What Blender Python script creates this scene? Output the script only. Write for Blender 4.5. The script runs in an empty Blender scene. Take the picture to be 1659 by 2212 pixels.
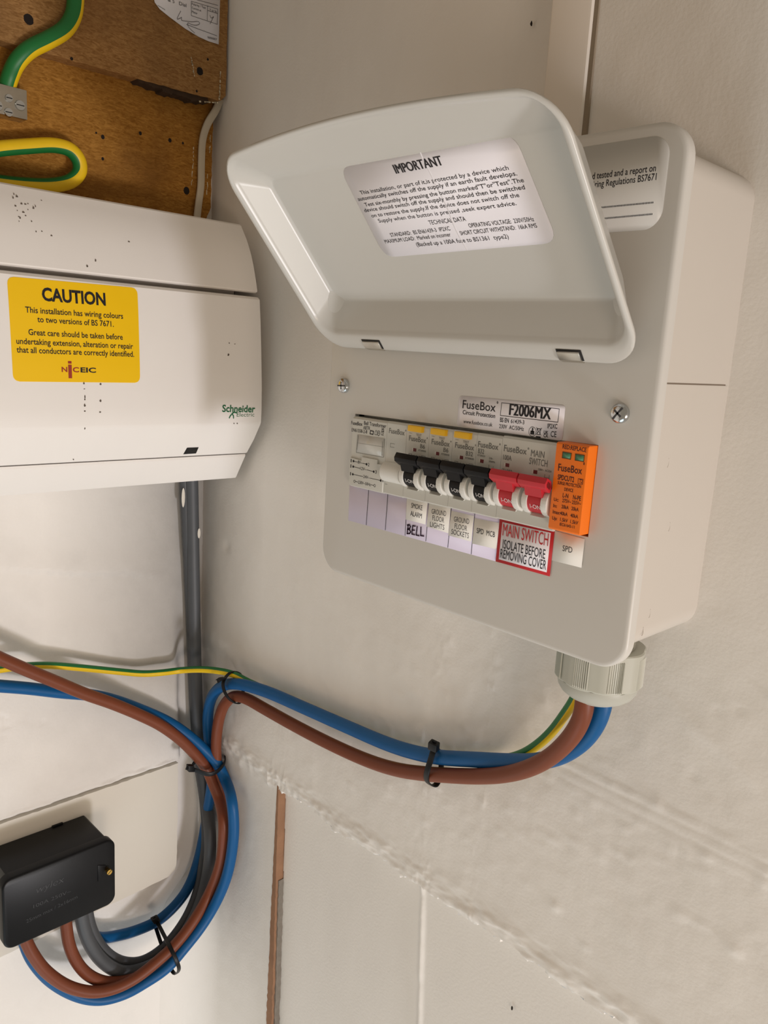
import bpy, bmesh, math, random
import numpy as np
from mathutils import Vector, Matrix

S = bpy.context.scene
COL = S.collection
random.seed(4)

# ------------------------------------------------------------------ camera
cam_d = bpy.data.cameras.new('camera')
cam_d.sensor_fit = 'VERTICAL'
cam_d.sensor_height = 36.0
cam_d.lens = 36.0 * 1752.59 / 2212.0
cam_d.clip_start = 0.01
cam = bpy.data.objects.new('camera', cam_d)
COL.objects.link(cam)
cam.matrix_world = Matrix(((0.69139914, -0.18177566, 0.69923161, 0.39162295),
                           (0.72005386, 0.09423971, -0.68748914, -0.42921876),
                           (0.05907341, 0.97881382, 0.19604552, 0.11167475),
                           (0, 0, 0, 1)))
S.camera = cam

# ------------------------------------------------------------------ light
S.view_settings.view_transform = 'Standard'
S.view_settings.look = 'None'
S.view_settings.gamma = 1.0
S.view_settings.use_curve_mapping = False
S.view_settings.exposure = 0.0
world = bpy.data.worlds.new('room_air')
S.world = world
world.use_nodes = True
bg = world.node_tree.nodes['Background']
bg.inputs[0].default_value = (1.0, 0.845, 0.655, 1)
bg.inputs[1].default_value = 0.28


def area(name, loc, target, sx, sy, power, col, shape='RECTANGLE'):
    d = bpy.data.lights.new(name, 'AREA')
    d.shape = shape
    d.size = sx
    if shape in ('RECTANGLE', 'ELLIPSE'):
        d.size_y = sy
    d.energy = power
    d.color = col
    o = bpy.data.objects.new(name, d)
    COL.objects.link(o)
    o.location = loc
    o.rotation_euler = (Vector(target) - Vector(loc)).to_track_quat('-Z', 'Y').to_euler()
    return o


area('doorway_lamp', (3.0, -0.22, -1.42), (-0.1, -0.1, -0.1), 0.32, 0.32, 30.0, (0.92, 0.91, 1.0), 'DISK')
area('doorway_daylight', (3.0, -0.12, -1.3), (-0.1, -0.1, -0.1), 0.7, 0.7, 14.0, (1.0, 0.92, 0.74), 'DISK')
area('floor_bounce_fill', (0.4, -0.9, -1.6), (0.0, 0.0, 0.0), 1.2, 1.2, 6.2, (0.76, 0.92, 1.0), 'DISK')  # added unseen fill, stands in for bounce off the floor
area('right_wall_fill', (1.0, -0.5, -0.35), (0.0, 0.0, 0.0), 0.3, 0.3, 2.75, (1.0, 0.80, 0.64), 'DISK')  # added unseen fill to brighten the wall on the right


# ------------------------------------------------------------------ materials
def lin(r, g, b):
    f = lambda c: c / 255 / 12.92 if c / 255 <= 0.04045 else ((c / 255 + 0.055) / 1.055) ** 2.4
    return (f(r), f(g), f(b), 1)


def mat(name, col, rough=0.5, metal=0.0, noise=0.0, nscale=60, bump=0.0, bscale=300, spec=0.5, bdist=0.0005, coat=0.0):
    m = bpy.data.materials.new(name)
    m.use_nodes = True
    nt = m.node_tree
    b = nt.nodes['Principled BSDF']
    b.inputs['Roughness'].default_value = rough
    b.inputs['Metallic'].default_value = metal
    b.inputs['Specular IOR Level'].default_value = spec
    b.inputs['Coat Weight'].default_value = coat
    b.inputs['Base Color'].default_value = col
    tc = nt.nodes.new('ShaderNodeTexCoord')
    if noise:
        n = nt.nodes.new('ShaderNodeTexNoise')
        n.inputs['Scale'].default_value = nscale
        n.inputs['Detail'].default_value = 5
        nt.links.new(tc.outputs['Object'], n.inputs['Vector'])
        mx = nt.nodes.new('ShaderNodeMix')
        mx.data_type = 'RGBA'
        mx.inputs[6].default_value = tuple(c * (1 - noise) for c in col[:3]) + (1,)
        mx.inputs[7].default_value = tuple(min(1, c * (1 + noise)) for c in col[:3]) + (1,)
        nt.links.new(n.outputs['Fac'], mx.inputs[0])
        nt.links.new(mx.outputs[2], b.inputs['Base Color'])
    if bump:
        n2 = nt.nodes.new('ShaderNodeTexNoise')
        n2.inputs['Scale'].default_value = bscale
        n2.inputs['Detail'].default_value = 4
        nt.links.new(tc.outputs['Object'], n2.inputs['Vector'])
        bp = nt.nodes.new('ShaderNodeBump')
        bp.inputs['Strength'].default_value = bump
        bp.inputs['Distance'].default_value = bdist
        nt.links.new(n2.outputs['Fac'], bp.inputs['Height'])
        nt.links.new(bp.outputs['Normal'], b.inputs['Normal'])
    return m


def plaster_mat(name, col, grime_shade, gscale, corner_axis=None, amount=0.35, bump=0.5):
    """painted plaster: fine roughness, faint patches and grubby smears"""
    m = mat(name, col, 0.6, bump=bump, bscale=420, bdist=0.0006, spec=0.3)
    nt = m.node_tree
    b = nt.nodes['Principled BSDF']
    tc = [n for n in nt.nodes if n.type == 'TEX_COORD'][0]
    mp = nt.nodes.new('ShaderNodeMapping')
    mp.inputs['Scale'].default_value = gscale
    nt.links.new(tc.outputs['Object'], mp.inputs['Vector'])
    n = nt.nodes.new('ShaderNodeTexNoise')
    n.inputs['Scale'].default_value = 9
    n.inputs['Detail'].default_value = 7
    n.inputs['Roughness'].default_value = 0.62
    nt.links.new(mp.outputs[0], n.inputs['Vector'])
    r = nt.nodes.new('ShaderNodeValToRGB')
    r.color_ramp.elements[0].position = 0.47
    r.color_ramp.elements[1].position = 0.75
    nt.links.new(n.outputs['Fac'], r.inputs[0])
    fac = r.outputs['Color']
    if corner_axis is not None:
        # corner shade painted into the colour together with grubby smudges
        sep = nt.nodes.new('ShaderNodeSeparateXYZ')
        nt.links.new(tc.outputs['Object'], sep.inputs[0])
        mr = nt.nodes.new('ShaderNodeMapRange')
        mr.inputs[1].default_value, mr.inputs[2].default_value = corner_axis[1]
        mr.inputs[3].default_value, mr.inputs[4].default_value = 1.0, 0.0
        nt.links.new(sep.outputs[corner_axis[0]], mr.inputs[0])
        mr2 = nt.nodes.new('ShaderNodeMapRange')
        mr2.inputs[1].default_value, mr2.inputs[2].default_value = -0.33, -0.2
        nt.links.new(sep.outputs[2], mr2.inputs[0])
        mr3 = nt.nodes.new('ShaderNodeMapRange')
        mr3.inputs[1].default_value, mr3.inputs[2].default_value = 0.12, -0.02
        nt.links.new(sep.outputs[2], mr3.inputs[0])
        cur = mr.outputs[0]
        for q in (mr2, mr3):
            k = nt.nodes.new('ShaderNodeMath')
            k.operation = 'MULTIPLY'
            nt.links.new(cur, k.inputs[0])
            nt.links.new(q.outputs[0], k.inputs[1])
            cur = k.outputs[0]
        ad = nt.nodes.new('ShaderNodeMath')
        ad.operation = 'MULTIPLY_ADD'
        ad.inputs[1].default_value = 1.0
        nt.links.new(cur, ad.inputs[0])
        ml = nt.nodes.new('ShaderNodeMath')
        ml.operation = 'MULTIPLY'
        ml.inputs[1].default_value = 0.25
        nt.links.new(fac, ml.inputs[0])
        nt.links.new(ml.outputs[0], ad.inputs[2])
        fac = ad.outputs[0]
    ml2 = nt.nodes.new('ShaderNodeMath')
    ml2.operation = 'MULTIPLY'
    ml2.use_clamp = True
    ml2.inputs[1].default_value = amount
    nt.links.new(fac, ml2.inputs[0])
    mx = nt.nodes.new('ShaderNodeMix')
    mx.data_type = 'RGBA'
    mx.inputs[6].default_value = col
    mx.inputs[7].default_value = grime_shade
    nt.links.new(ml2.outputs[0], mx.inputs[0])
    nt.links.new(mx.outputs[2], b.inputs['Base Color'])
    return m


def fibre_mat(name, c1, c2, c3):
    """hardboard: pressed brown fibres with darker flecks and broad stains"""
    m = mat(name, c1, 0.75, bump=0.35, bscale=500, bdist=0.0004, spec=0.25)
    nt = m.node_tree
    b = nt.nodes['Principled BSDF']
    tc = [n for n in nt.nodes if n.type == 'TEX_COORD'][0]

    def fibres(rot, sc):
        mp = nt.nodes.new('ShaderNodeMapping')
        mp.inputs['Rotation'].default_value = (rot, 0, 0)
        mp.inputs['Scale'].default_value = (1, sc, 1)
        nt.links.new(tc.outputs['Object'], mp.inputs['Vector'])
        n = nt.nodes.new('ShaderNodeTexNoise')
        n.inputs['Scale'].default_value = 560
        n.inputs['Detail'].default_value = 3
        n.inputs['Distortion'].default_value = 1.2
        nt.links.new(mp.outputs[0], n.inputs['Vector'])
        return n
    fs = [fibres(r_, 0.28) for r_ in (0.5, -0.6, 1.45, 2.4)]
    cur = fs[0].outputs['Fac']
    for q in fs[1:]:
        mn = nt.nodes.new('ShaderNodeMath')
        mn.operation = 'MAXIMUM' if q is not fs[2] else 'MINIMUM'
        nt.links.new(cur, mn.inputs[0])
        nt.links.new(q.outputs['Fac'], mn.inputs[1])
        cur = mn.outputs[0]
    r = nt.nodes.new('ShaderNodeMapRange')
    r.inputs[1].default_value, r.inputs[2].default_value = 0.40, 0.67
    nt.links.new(cur, r.inputs[0])
    mx = nt.nodes.new('ShaderNodeMix')
    mx.data_type = 'RGBA'
    mx.inputs[6].default_value = c2
    mx.inputs[7].default_value = c1
    nt.links.new(r.outputs[0], mx.inputs[0])
    st = nt.nodes.new('ShaderNodeTexNoise')
    st.inputs['Scale'].default_value = 14
    st.inputs['Detail'].default_value = 5
    nt.links.new(tc.outputs['Object'], st.inputs['Vector'])
    r2 = nt.nodes.new('ShaderNodeMapRange')
    r2.inputs[1].default_value, r2.inputs[2].default_value = 0.52, 0.78
    r2.inputs[4].default_value = 0.75
    nt.links.new(st.outputs['Fac'], r2.inputs[0])
    mx2 = nt.nodes.new('ShaderNodeMix')
    mx2.data_type = 'RGBA'
    mx2.inputs[7].default_value = c3
    nt.links.new(r2.outputs[0], mx2.inputs[0])
    nt.links.new(mx.outputs[2], mx2.inputs[6])
    nt.links.new(mx2.outputs[2], b.inputs['Base Color'])
    return m


M = {}
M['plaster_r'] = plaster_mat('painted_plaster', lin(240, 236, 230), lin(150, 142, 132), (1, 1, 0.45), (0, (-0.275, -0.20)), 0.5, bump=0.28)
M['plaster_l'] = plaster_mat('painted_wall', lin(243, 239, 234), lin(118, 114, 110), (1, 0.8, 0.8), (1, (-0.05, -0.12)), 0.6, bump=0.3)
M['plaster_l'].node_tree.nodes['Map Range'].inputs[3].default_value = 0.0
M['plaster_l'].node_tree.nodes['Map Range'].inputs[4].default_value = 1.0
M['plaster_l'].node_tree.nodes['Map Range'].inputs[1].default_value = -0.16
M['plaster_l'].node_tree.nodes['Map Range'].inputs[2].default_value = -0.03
M['trim'] = mat('painted_trim', lin(244, 236, 226), 0.45, noise=0.03, nscale=12)
M['gapwood'] = mat('bare_wood', lin(150, 112, 84), 0.85, noise=0.35, nscale=40, bump=0.5)
M['enamel'] = mat('white_enamel', lin(207, 200, 191), 0.32, noise=0.012, nscale=30, bump=0.04, bscale=900, bdist=0.0002, spec=0.4)
M['enamel_grey'] = mat('cover_enamel', lin(210, 207, 201), 0.34, noise=0.012, nscale=30, bump=0.04, bscale=900, bdist=0.0002, spec=0.4)
M['lidwhite'] = mat('lid_enamel', lin(202, 200, 194), 0.27, noise=0.01, nscale=30, spec=0.4)
M['unitwhite'] = mat('aged_white_plastic', lin(246, 242, 238), 0.42, noise=0.02, nscale=25, spec=0.35)
M['slotgrey'] = mat('screw_recess_grey', lin(78, 78, 80), 0.4, 0.6)
M['dark'] = mat('dark_gap', lin(28, 26, 25), 0.8)
M['inner'] = mat('grey_inner_plastic', lin(120, 114, 108), 0.6)
M['module'] = mat('grey_module_plastic', lin(205, 204, 196), 0.42, noise=0.01, nscale=80)
M['earwhite'] = mat('white_guard_plastic', lin(226, 225, 219), 0.4)
M['windowclear'] = mat('label_holder_plastic', lin(212, 211, 205), 0.18)
M['black'] = mat('black_plastic', lin(17, 17, 19), 0.42, noise=0.15, nscale=200, bump=0.15, bscale=900, bdist=0.0002, spec=0.25)
M['blackbox'] = mat('black_bakelite', lin(15, 16, 19), 0.36, noise=0.12, nscale=160, bump=0.08, bscale=700, bdist=0.0002, spec=0.22)
M['embossed'] = mat('black_embossing', lin(62, 64, 68), 0.28)
M['tie'] = mat('black_nylon', lin(15, 15, 17), 0.42, spec=0.3)
M['red'] = mat('red_plastic', lin(196, 42, 54), 0.42, noise=0.04, nscale=120)
M['darkred'] = mat('dark_red', lin(110, 16, 24), 0.5)
M['orange'] = mat('orange_plastic', lin(250, 122, 8), 0.4, noise=0.02, nscale=100)
M['yellowbtn'] = mat('yellow_plastic', lin(240, 186, 20), 0.4)
M['greenwin'] = mat('green_window', lin(78, 132, 98), 0.25)
M['paper'] = mat('white_label_paper', lin(236, 232, 236), 0.4)
M['insert'] = mat('cream_label_paper', lin(240, 236, 228), 0.6)
M['lilac'] = mat('lilac_strip', lin(224, 214, 234), 0.3, noise=0.02, nscale=60)
M['clearlbl'] = mat('pale_grey_label', lin(210, 208, 203), 0.35)
M['yellow'] = mat('yellow_sticker', lin(255, 205, 0), 0.4, noise=0.015, nscale=40)
M['ink'] = mat('black_ink', lin(24, 20, 26), 0.6)
M['inkgrey'] = mat('grey_ink', lin(112, 112, 108), 0.6)
M['inkred'] = mat('red_ink', lin(190, 28, 34), 0.6)
M['inkgreen'] = mat('green_ink', lin(10, 104, 62), 0.5)
M['inkwhite'] = mat('white_ink', lin(225, 222, 220), 0.6)
M['pen'] = mat('marker_pen', lin(52, 18, 52), 0.6)
M['steel'] = mat('zinc_screw', lin(205, 208, 210), 0.18, 1.0, noise=0.1, nscale=300)
M['nickel'] = mat('dull_nickel', lin(200, 196, 186), 0.3, 1.0, noise=0.12, nscale=180)
M['brass'] = mat('brass', lin(226, 186, 100), 0.25, 1.0)
M['gland'] = mat('grey_nylon', lin(188, 188, 176), 0.42, noise=0.02, nscale=60)
M['brown'] = mat('brown_sheath', lin(122, 64, 40), 0.45, noise=0.06, nscale=90, bump=0.1, bscale=500, bdist=0.0003, spec=0.3)
M['blue'] = mat('blue_sheath', lin(3, 86, 144), 0.44, noise=0.06, nscale=90, bump=0.1, bscale=500, bdist=0.0003, spec=0.3)
M['grey'] = mat('grey_sheath', lin(78, 81, 85), 0.5, noise=0.1, nscale=80, bump=0.1, bscale=400, bdist=0.0003)
M['cgreen'] = mat('green_insulation', lin(20, 112, 52), 0.45, noise=0.06, nscale=120)
M['cyellow'] = mat('yellow_insulation', lin(240, 200, 16), 0.45, noise=0.04, nscale=120)
M['flatwhite'] = mat('old_white_sheath', lin(196, 186, 168), 0.55, noise=0.08, nscale=60)
M['board'] = fibre_mat('hardboard', lin(172, 130, 80), lin(132, 92, 48), lin(104, 72, 40))
M['board2'] = fibre_mat('hardboard_golden', lin(176, 126, 56), lin(134, 88, 24), lin(108, 70, 26))
M['burn'] = mat('scorched_edge', lin(58, 40, 24), 0.9, noise=0.5, nscale=220, bump=0.6, bscale=300)
M['chalk'] = mat('paint_smear', lin(205, 192, 165), 0.8)
M['hole'] = mat('dark_hole', lin(26, 15, 9), 0.9)
M['woodpaint'] = mat('painted_board', lin(226, 220, 208), 0.55, noise=0.02, nscale=20, bump=0.2, bscale=200)
M['dirt'] = mat('dirt_specks', lin(95, 84, 74), 0.8)


# ------------------------------------------------------------------ mesh helpers
def finish(o, angle=35):
    me = o.data
    me.shade_smooth()
    if angle is not None:
        me.set_sharp_from_angle(angle=math.radians(angle))


def link(name, bm, m, parent=None, angle=35, recalc=True):
    """turn a bmesh in world coordinates into one mesh object; parent must be an Empty or a mesh at a known place"""
    if recalc:
        bmesh.ops.recalc_face_normals(bm, faces=bm.faces)
    me = bpy.data.meshes.new(name)
    bm.to_mesh(me)
    bm.free()
    o = bpy.data.objects.new(name, me)
    for q in (m if isinstance(m, (list, tuple)) else [m]):
        me.materials.append(q)
    COL.objects.link(o)
    if parent is not None:
        org = origin(parent)
        me.transform(Matrix.Translation(-org))
        o.parent = parent
    finish(o, angle)
    return o


def origin(o):
    v = Vector((0, 0, 0))
    while o is not None:
        v = v + Vector(o.location)
        o = o.parent
    return v


def thing(name, label, cat, loc=(0, 0, 0), group=None):
    o = bpy.data.objects.new(name, None)
    o.empty_display_size = 0.02
    COL.objects.link(o)
    o.location = loc
    o['label'] = label
    o['category'] = cat
    if group:
        o['group'] = group
    return o


def tag(o, label, cat, group=None):
    o['label'] = label
    o['category'] = cat
    if group:
        o['group'] = group
    return o


def struct(o):
    o['kind'] = 'structure'
    return o


def merge(bm, b2):
    me = bpy.data.meshes.new('tmp')
    b2.to_mesh(me)
    b2.free()
    bm.from_mesh(me)
    bpy.data.meshes.remove(me)


def box(bm, a, b, bev=0.0, seg=2):
    t = bmesh.new()
    bmesh.ops.create_cube(t, size=1)
    c = [(a[i] + b[i]) / 2 for i in range(3)]
    s = [abs(b[i] - a[i]) for i in range(3)]
    for v in t.verts:
        v.co = Vector([c[i] + v.co[i] * s[i] for i in range(3)])
    if bev:
        bmesh.ops.bevel(t, geom=t.edges[:], offset=bev, segments=seg, affect='EDGES', profile=0.6)
    merge(bm, t)
    return bm


def prism(bm, poly, f0, f1, bev=0.0):
    """extrude a 2-D polygon: f0/f1 map a 2-D point to the two end faces"""
    t = bmesh.new()
    A = [t.verts.new(f0(*p)) for p in poly]
    B = [t.verts.new(f1(*p)) for p in poly]
    t.faces.new(A)
    t.faces.new(B[::-1])
    n = len(poly)
    for i in range(n):
        t.faces.new((A[i], A[(i + 1) % n], B[(i + 1) % n], B[i]))
    if bev:
        bmesh.ops.recalc_face_normals(t, faces=t.faces)
        bmesh.ops.bevel(t, geom=t.edges[:], offset=bev, segments=2, affect='EDGES', profile=0.6, clamp_overlap=True)
    merge(bm, t)
    return bm


def rrect(u0, u1, v0, v1, r, n=8, bow=0.0):
    pts = []
    for cx, cy, a0 in ((u1 - r, v1 - r, 0), (u0 + r, v1 - r, 90), (u0 + r, v0 + r, 180), (u1 - r, v0 + r, 270)):
        for i in range(n + 1):
            a = math.radians(a0 + 90 * i / n)
            pts.append((cx + r * math.cos(a), cy + r * math.sin(a)))
        if a0 == 0 and bow:
            for i in range(1, 24):
                pts.append((u1 - r - (u1 - u0 - 2 * r) * i / 24, v1))
    if bow:
        um, hw = (u0 + u1) / 2, (u1 - u0) / 2
        pts = [(u, v + (bow * max(0, 1 - ((u - um) / hw) ** 2) if v > (v0 + v1) / 2 else 0)) for u, v in pts]
    return pts


def loft(bm, loops, cap0=True, cap1=True):
    """loops: lists of 3-D points, all of one length"""
    rows = [[bm.verts.new(p) for p in L] for L in loops]
    n = len(rows[0])
    for a, b in zip(rows, rows[1:]):
        for i in range(n):
            bm.faces.new((a[i], a[(i + 1) % n], b[(i + 1) % n], b[i]))
    if cap0:
        bm.faces.new(rows[0][::-1])
    if cap1:
        bm.faces.new(rows[-1])
    return bm


def cyl(bm, p0, p1, r0, r1=None, n=24, caps=True):
    r1 = r0 if r1 is None else r1
    p0, p1 = Vector(p0), Vector(p1)
    d = (p1 - p0).normalized()
    a = d.orthogonal().normalized()
    b = d.cross(a)
    L = [[tuple(p + (a * math.cos(2 * math.pi * i / n) + b * math.sin(2 * math.pi * i / n)) * r) for i in range(n)] for p, r in ((p0, r0), (p1, r1))]
    loft(bm, L, caps, caps)
    return bm


def smooth_path(pts, per=8, closed=False):
    P = [Vector(p) for p in pts]
    n = len(P)
    out = []
    rng = range(n if closed else n - 1)
    for i in rng:
        if closed:
            p0, p1, p2, p3 = P[(i - 1) % n], P[i], P[(i + 1) % n], P[(i + 2) % n]
        else:
            p0 = P[i - 1] if i else P[0] * 2 - P[1]
            p1, p2 = P[i], P[i + 1]
            p3 = P[i + 2] if i + 2 < n else P[-1] * 2 - P[-2]
        # centripetal Catmull-Rom keeps the bends free of loops
        t0 = 0.0
        t1 = t0 + max(1e-6, (p1 - p0).length) ** 0.5
        t2 = t1 + max(1e-6, (p2 - p1).length) ** 0.5
        t3 = t2 + max(1e-6, (p3 - p2).length) ** 0.5
        for k in range(per):
            t = t1 + (t2 - t1) * k / per
            A1 = p0 * ((t1 - t) / (t1 - t0)) + p1 * ((t - t0) / (t1 - t0))
            A2 = p1 * ((t2 - t) / (t2 - t1)) + p2 * ((t - t1) / (t2 - t1))
            A3 = p2 * ((t3 - t) / (t3 - t2)) + p3 * ((t - t2) / (t3 - t2))
            B1 = A1 * ((t2 - t) / (t2 - t0)) + A2 * ((t - t0) / (t2 - t0))
            B2 = A2 * ((t3 - t) / (t3 - t1)) + A3 * ((t - t1) / (t3 - t1))
            out.append(B1 * ((t2 - t) / (t2 - t1)) + B2 * ((t - t1) / (t2 - t1)))
    if not closed:
        out.append(P[-1])
    # even out what is left of the hand-measured wobble
    for _ in range(3):
        q = out[:]
        for i in range(len(out)):
            if closed:
                q[i] = (out[i - 1] + out[i] * 2 + out[(i + 1) % len(out)]) / 4
            elif 0 < i < len(out) - 1:
                q[i] = (out[i - 1] + out[i] * 2 + out[i + 1]) / 4
        out = q
    return out


def tube(bm, pts, ra, rb=None, n=16, ref=None, per=8, closed=False, stripe=None, raw=False, power=2.0):
    """sweep an ellipse (ra along ref, rb across); stripe=(a,b) gives those ring angles material 1"""
    rb = ra if rb is None else rb
    P = [Vector(p) for p in pts] if raw else smooth_path(pts, per, closed)
    m = len(P)
    rows = []
    prev = None
    for i in range(m):
        if closed:
            t = (P[(i + 1) % m] - P[i - 1]).normalized()
        else:
            t = (P[min(i + 1, m - 1)] - P[max(i - 1, 0)]).normalized()
        if ref is not None:
            a = Vector(ref) - t * t.dot(Vector(ref))
            a = a.normalized() if a.length > 0.05 else (prev or t.orthogonal()).normalized()
        else:
            a = t.orthogonal().normalized() if prev is None else (prev - t * t.dot(prev)).normalized()
        prev = a
        b = t.cross(a)
        row = []
        for k in range(n):
            th = 2 * math.pi * (k + 0.5) / n
            c, s = math.cos(th), math.sin(th)
            c = math.copysign(abs(c) ** (2 / power), c)
            s = math.copysign(abs(s) ** (2 / power), s)
            row.append(bm.verts.new(P[i] + a * (ra * c) + b * (rb * s)))
        rows.append(row)
    pairs = list(zip(rows, rows[1:])) + ([(rows[-1], rows[0])] if closed else [])
    for A, B in pairs:
        for k in range(n):
            f = bm.faces.new((A[k], A[(k + 1) % n], B[(k + 1) % n], B[k]))
            if stripe:
                th = (360.0 * (k + 1) / n) % 360
                lo, hi = stripe
                if (lo <= th < hi) or (lo <= th - 360 < hi):
                    f.material_index = 1
    if not closed:
        bm.faces.new(rows[0][::-1])
        bm.faces.new(rows[-1])
    return bm


# ---- lettering: built-in font turned into flat mesh, set between two baseline points
_fc = bpy.data.curves.new('letter', 'FONT')
_fo = bpy.data.objects.new('letter', _fc)


def _letters(body, bold, spacing=1.0):
    _fc.body = body
    _fc.size = 1.0
    _fc.offset = bold
    _fc.space_character = spacing
    _fc.resolution_u = 3
    me = _fo.to_mesh()
    V = [tuple(v.co) for v in me.vertices]
    F = [tuple(p.vertices) for p in me.polygons]
    _fo.to_mesh_clear()
    return V, F


_capV, _ = _letters('H', 0.0)
CAP = max(v[1] for v in _capV)
NY, NX = (0, -1, 0), (1, 0, 0)


def write(bm, body, L, R, cap, normal, bold=0.0, lift=0.00012, slant=0.0, mi=0, fit=None):
    if 'M' in body and abs(bold) > 0.0015:
        # the font's M cannot be fattened: print it twice, a hair apart
        if bold > 0:
            s_ = (Vector(R) - Vector(L)).normalized() * (cap * bold * 0.9)
            write(bm, body, Vector(L) - s_, Vector(R) - s_, cap, normal, 0.001, lift, slant, mi, fit)
            write(bm, body, Vector(L) + s_, Vector(R) + s_, cap, normal, 0.001, lift + 0.00002, slant, mi, fit)
            return
        bold = 0.0
    V, F = _letters(body, bold)
    if not V:
        return
    x0, x1 = min(v[0] for v in V), max(v[0] for v in V)
    L, R = Vector(L), Vector(R)
    n = Vector(normal).normalized()
    u = (R - L)
    w = u.length
    u.normalize()
    v = n.cross(u).normalized()
    sx, sy = w / (x1 - x0), cap / CAP
    vs = []
    for q in V:
        x, y = (q[0] - x0) * sx, q[1] * sy
        p = L + u * (x + slant * y) + v * y + n * lift
        if fit:
            p = fit(p)
        vs.append(bm.verts.new(p))
    for f in F:
        if len(set(f)) >= 3:
            try:
                bm.faces.new([vs[i] for i in f]).material_index = mi
            except ValueError:
                pass


def patch(bm, pts, normal, thick=0.0001, lift=0.00005, mi=0):
    """thin printed or stuck shape with an outline of its own"""
    n = Vector(normal).normalized()
    A = [bm.verts.new(Vector(p) + n * lift) for p in pts]
    B = [bm.verts.new(Vector(p) + n * (lift + thick)) for p in pts]
    k = len(A)
    for f in [A[::-1], B] + [[A[i], A[(i + 1) % k], B[(i + 1) % k], B[i]] for i in range(k)]:
        bm.faces.new(f).material_index = mi


def stroke(bm, pts, w, normal, lift=0.00012, mi=0):
    """ink line of width w along a polyline"""
    n = Vector(normal).normalized()
    P = [Vector(p) for p in pts]
    for a, b in zip(P, P[1:]):
        d = (b - a)
        if d.length < 1e-7:
            continue
        d.normalize()
        s = n.cross(d) * (w / 2)
        e = d * (w * 0.3)
        f = bm.faces.new([bm.verts.new(q + n * lift) for q in (a - e - s, b + e - s, b + e + s, a - e + s)])
        f.material_index = mi


def rquad(TL, TR, BR, BL, r, n=6):
    """rounded quadrilateral from four measured corners"""
    C = [Vector(p) for p in (TL, TR, BR, BL)]
    out = []
    for i in range(4):
        p, a, b = C[i], C[i - 1], C[(i + 1) % 4]
        s, e = p + (a - p).normalized() * r, p + (b - p).normalized() * r
        for k in range(n + 1):
            t = k / n
            out.append(s * (1 - t) ** 2 + p * 2 * t * (1 - t) + e * t * t)
    return out


# ---- value noise
def vnoise(x, y, seed):
    rs = np.random.RandomState(seed)
    T = rs.rand(256, 256)
    xi, yi = np.floor(x).astype(int), np.floor(y).astype(int)
    fx, fy = x - xi, y - yi
    fx, fy = fx * fx * (3 - 2 * fx), fy * fy * (3 - 2 * fy)
    g = lambda a, b: T[a % 256, b % 256]
    return (g(xi, yi) * (1 - fx) + g(xi + 1, yi) * fx) * (1 - fy) + (g(xi, yi + 1) * (1 - fx) + g(xi + 1, yi + 1) * fx) * fy


def fbm(x, y, seed, octs=4):
    s, a, f = 0, 0.5, 1.0
    for o in range(octs):
        s = s + a * vnoise(x * f, y * f, seed + o)
        a, f = a / 2, f * 2
    return s - 0.47


def sstep(a, b, x):
    t = np.clip((x - a) / (b - a), 0, 1)
    return t * t * (3 - 2 * t)


def grid_obj(name, P, m, thick_dir):
    """P: (ni, nj, 3) points; a solid slab with the relief on its face"""
    ni, nj, _ = P.shape
    idx = np.arange(ni * nj).reshape(ni, nj)
    F = np.stack([idx[:-1, :-1], idx[1:, :-1], idx[1:, 1:], idx[:-1, 1:]], -1).reshape(-1, 4)
    V = P.reshape(-1, 3)
    ring = np.concatenate([idx[:, 0], idx[-1, 1:], idx[-2::-1, -1], idx[0, -2:0:-1]])
    back = V[ring] + np.array(thick_dir)
    nb = len(V)
    R = np.arange(len(ring))
    Q = np.stack([ring, ring[(R + 1) % len(ring)], nb + (R + 1) % len(ring), nb + R], -1)
    me = bpy.data.meshes.new(name)
    me.from_pydata(np.concatenate([V, back]).tolist(), [], F.tolist() + Q.tolist() + [list(range(nb, nb + len(ring)))])
    me.update()
    bm = bmesh.new()
    bm.from_mesh(me)
    bmesh.ops.recalc_face_normals(bm, faces=bm.faces)
    bm.to_mesh(me)
    bm.free()
    o = bpy.data.objects.new(name, me)
    me.materials.append(m)
    COL.objects.link(o)
    finish(o, 60)
    return struct(o)


# ------------------------------------------------------------------ the right wall (y = 0)
def axis(parts):
    a = []
    for lo, hi, st in parts:
        a.append(np.arange(lo, hi - 1e-9, st))
    return np.concatenate(a + [np.array([parts[-1][1]])])


xs = axis([(-0.318, -0.18, .0025), (-0.18, -0.150, .0007), (-0.150, 0.010, .0025), (0.010, 0.034, .001), (0.034, 0.068, .003), (0.068, 0.076, .0008), (0.076, 0.42, .003), (0.42, 1.2, .03)])
zs = axis([(-1.1, -0.62, .02), (-0.62, -0.335, .0025), (-0.335, -0.275, .001), (-0.275, 0.0, .0025), (0.0, 0.6, .008)])
X, Z = np.meshgrid(xs, zs, indexing='ij')
edge = -0.2975 + 0.010 * fbm(X * 60, Z * 0, 11) + 0.006 * fbm(X * 260, Z * 0, 21)
low = (Z < edge) & (X > -0.1628)
h = 0.0018 * fbm(X * 9, Z * 9, 3) + 0.0007 * fbm(X * 70, Z * 70, 5)
rough = sstep(0.02, -0.12, Z) * sstep(-0.34, -0.2, Z) * (~low)
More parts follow.
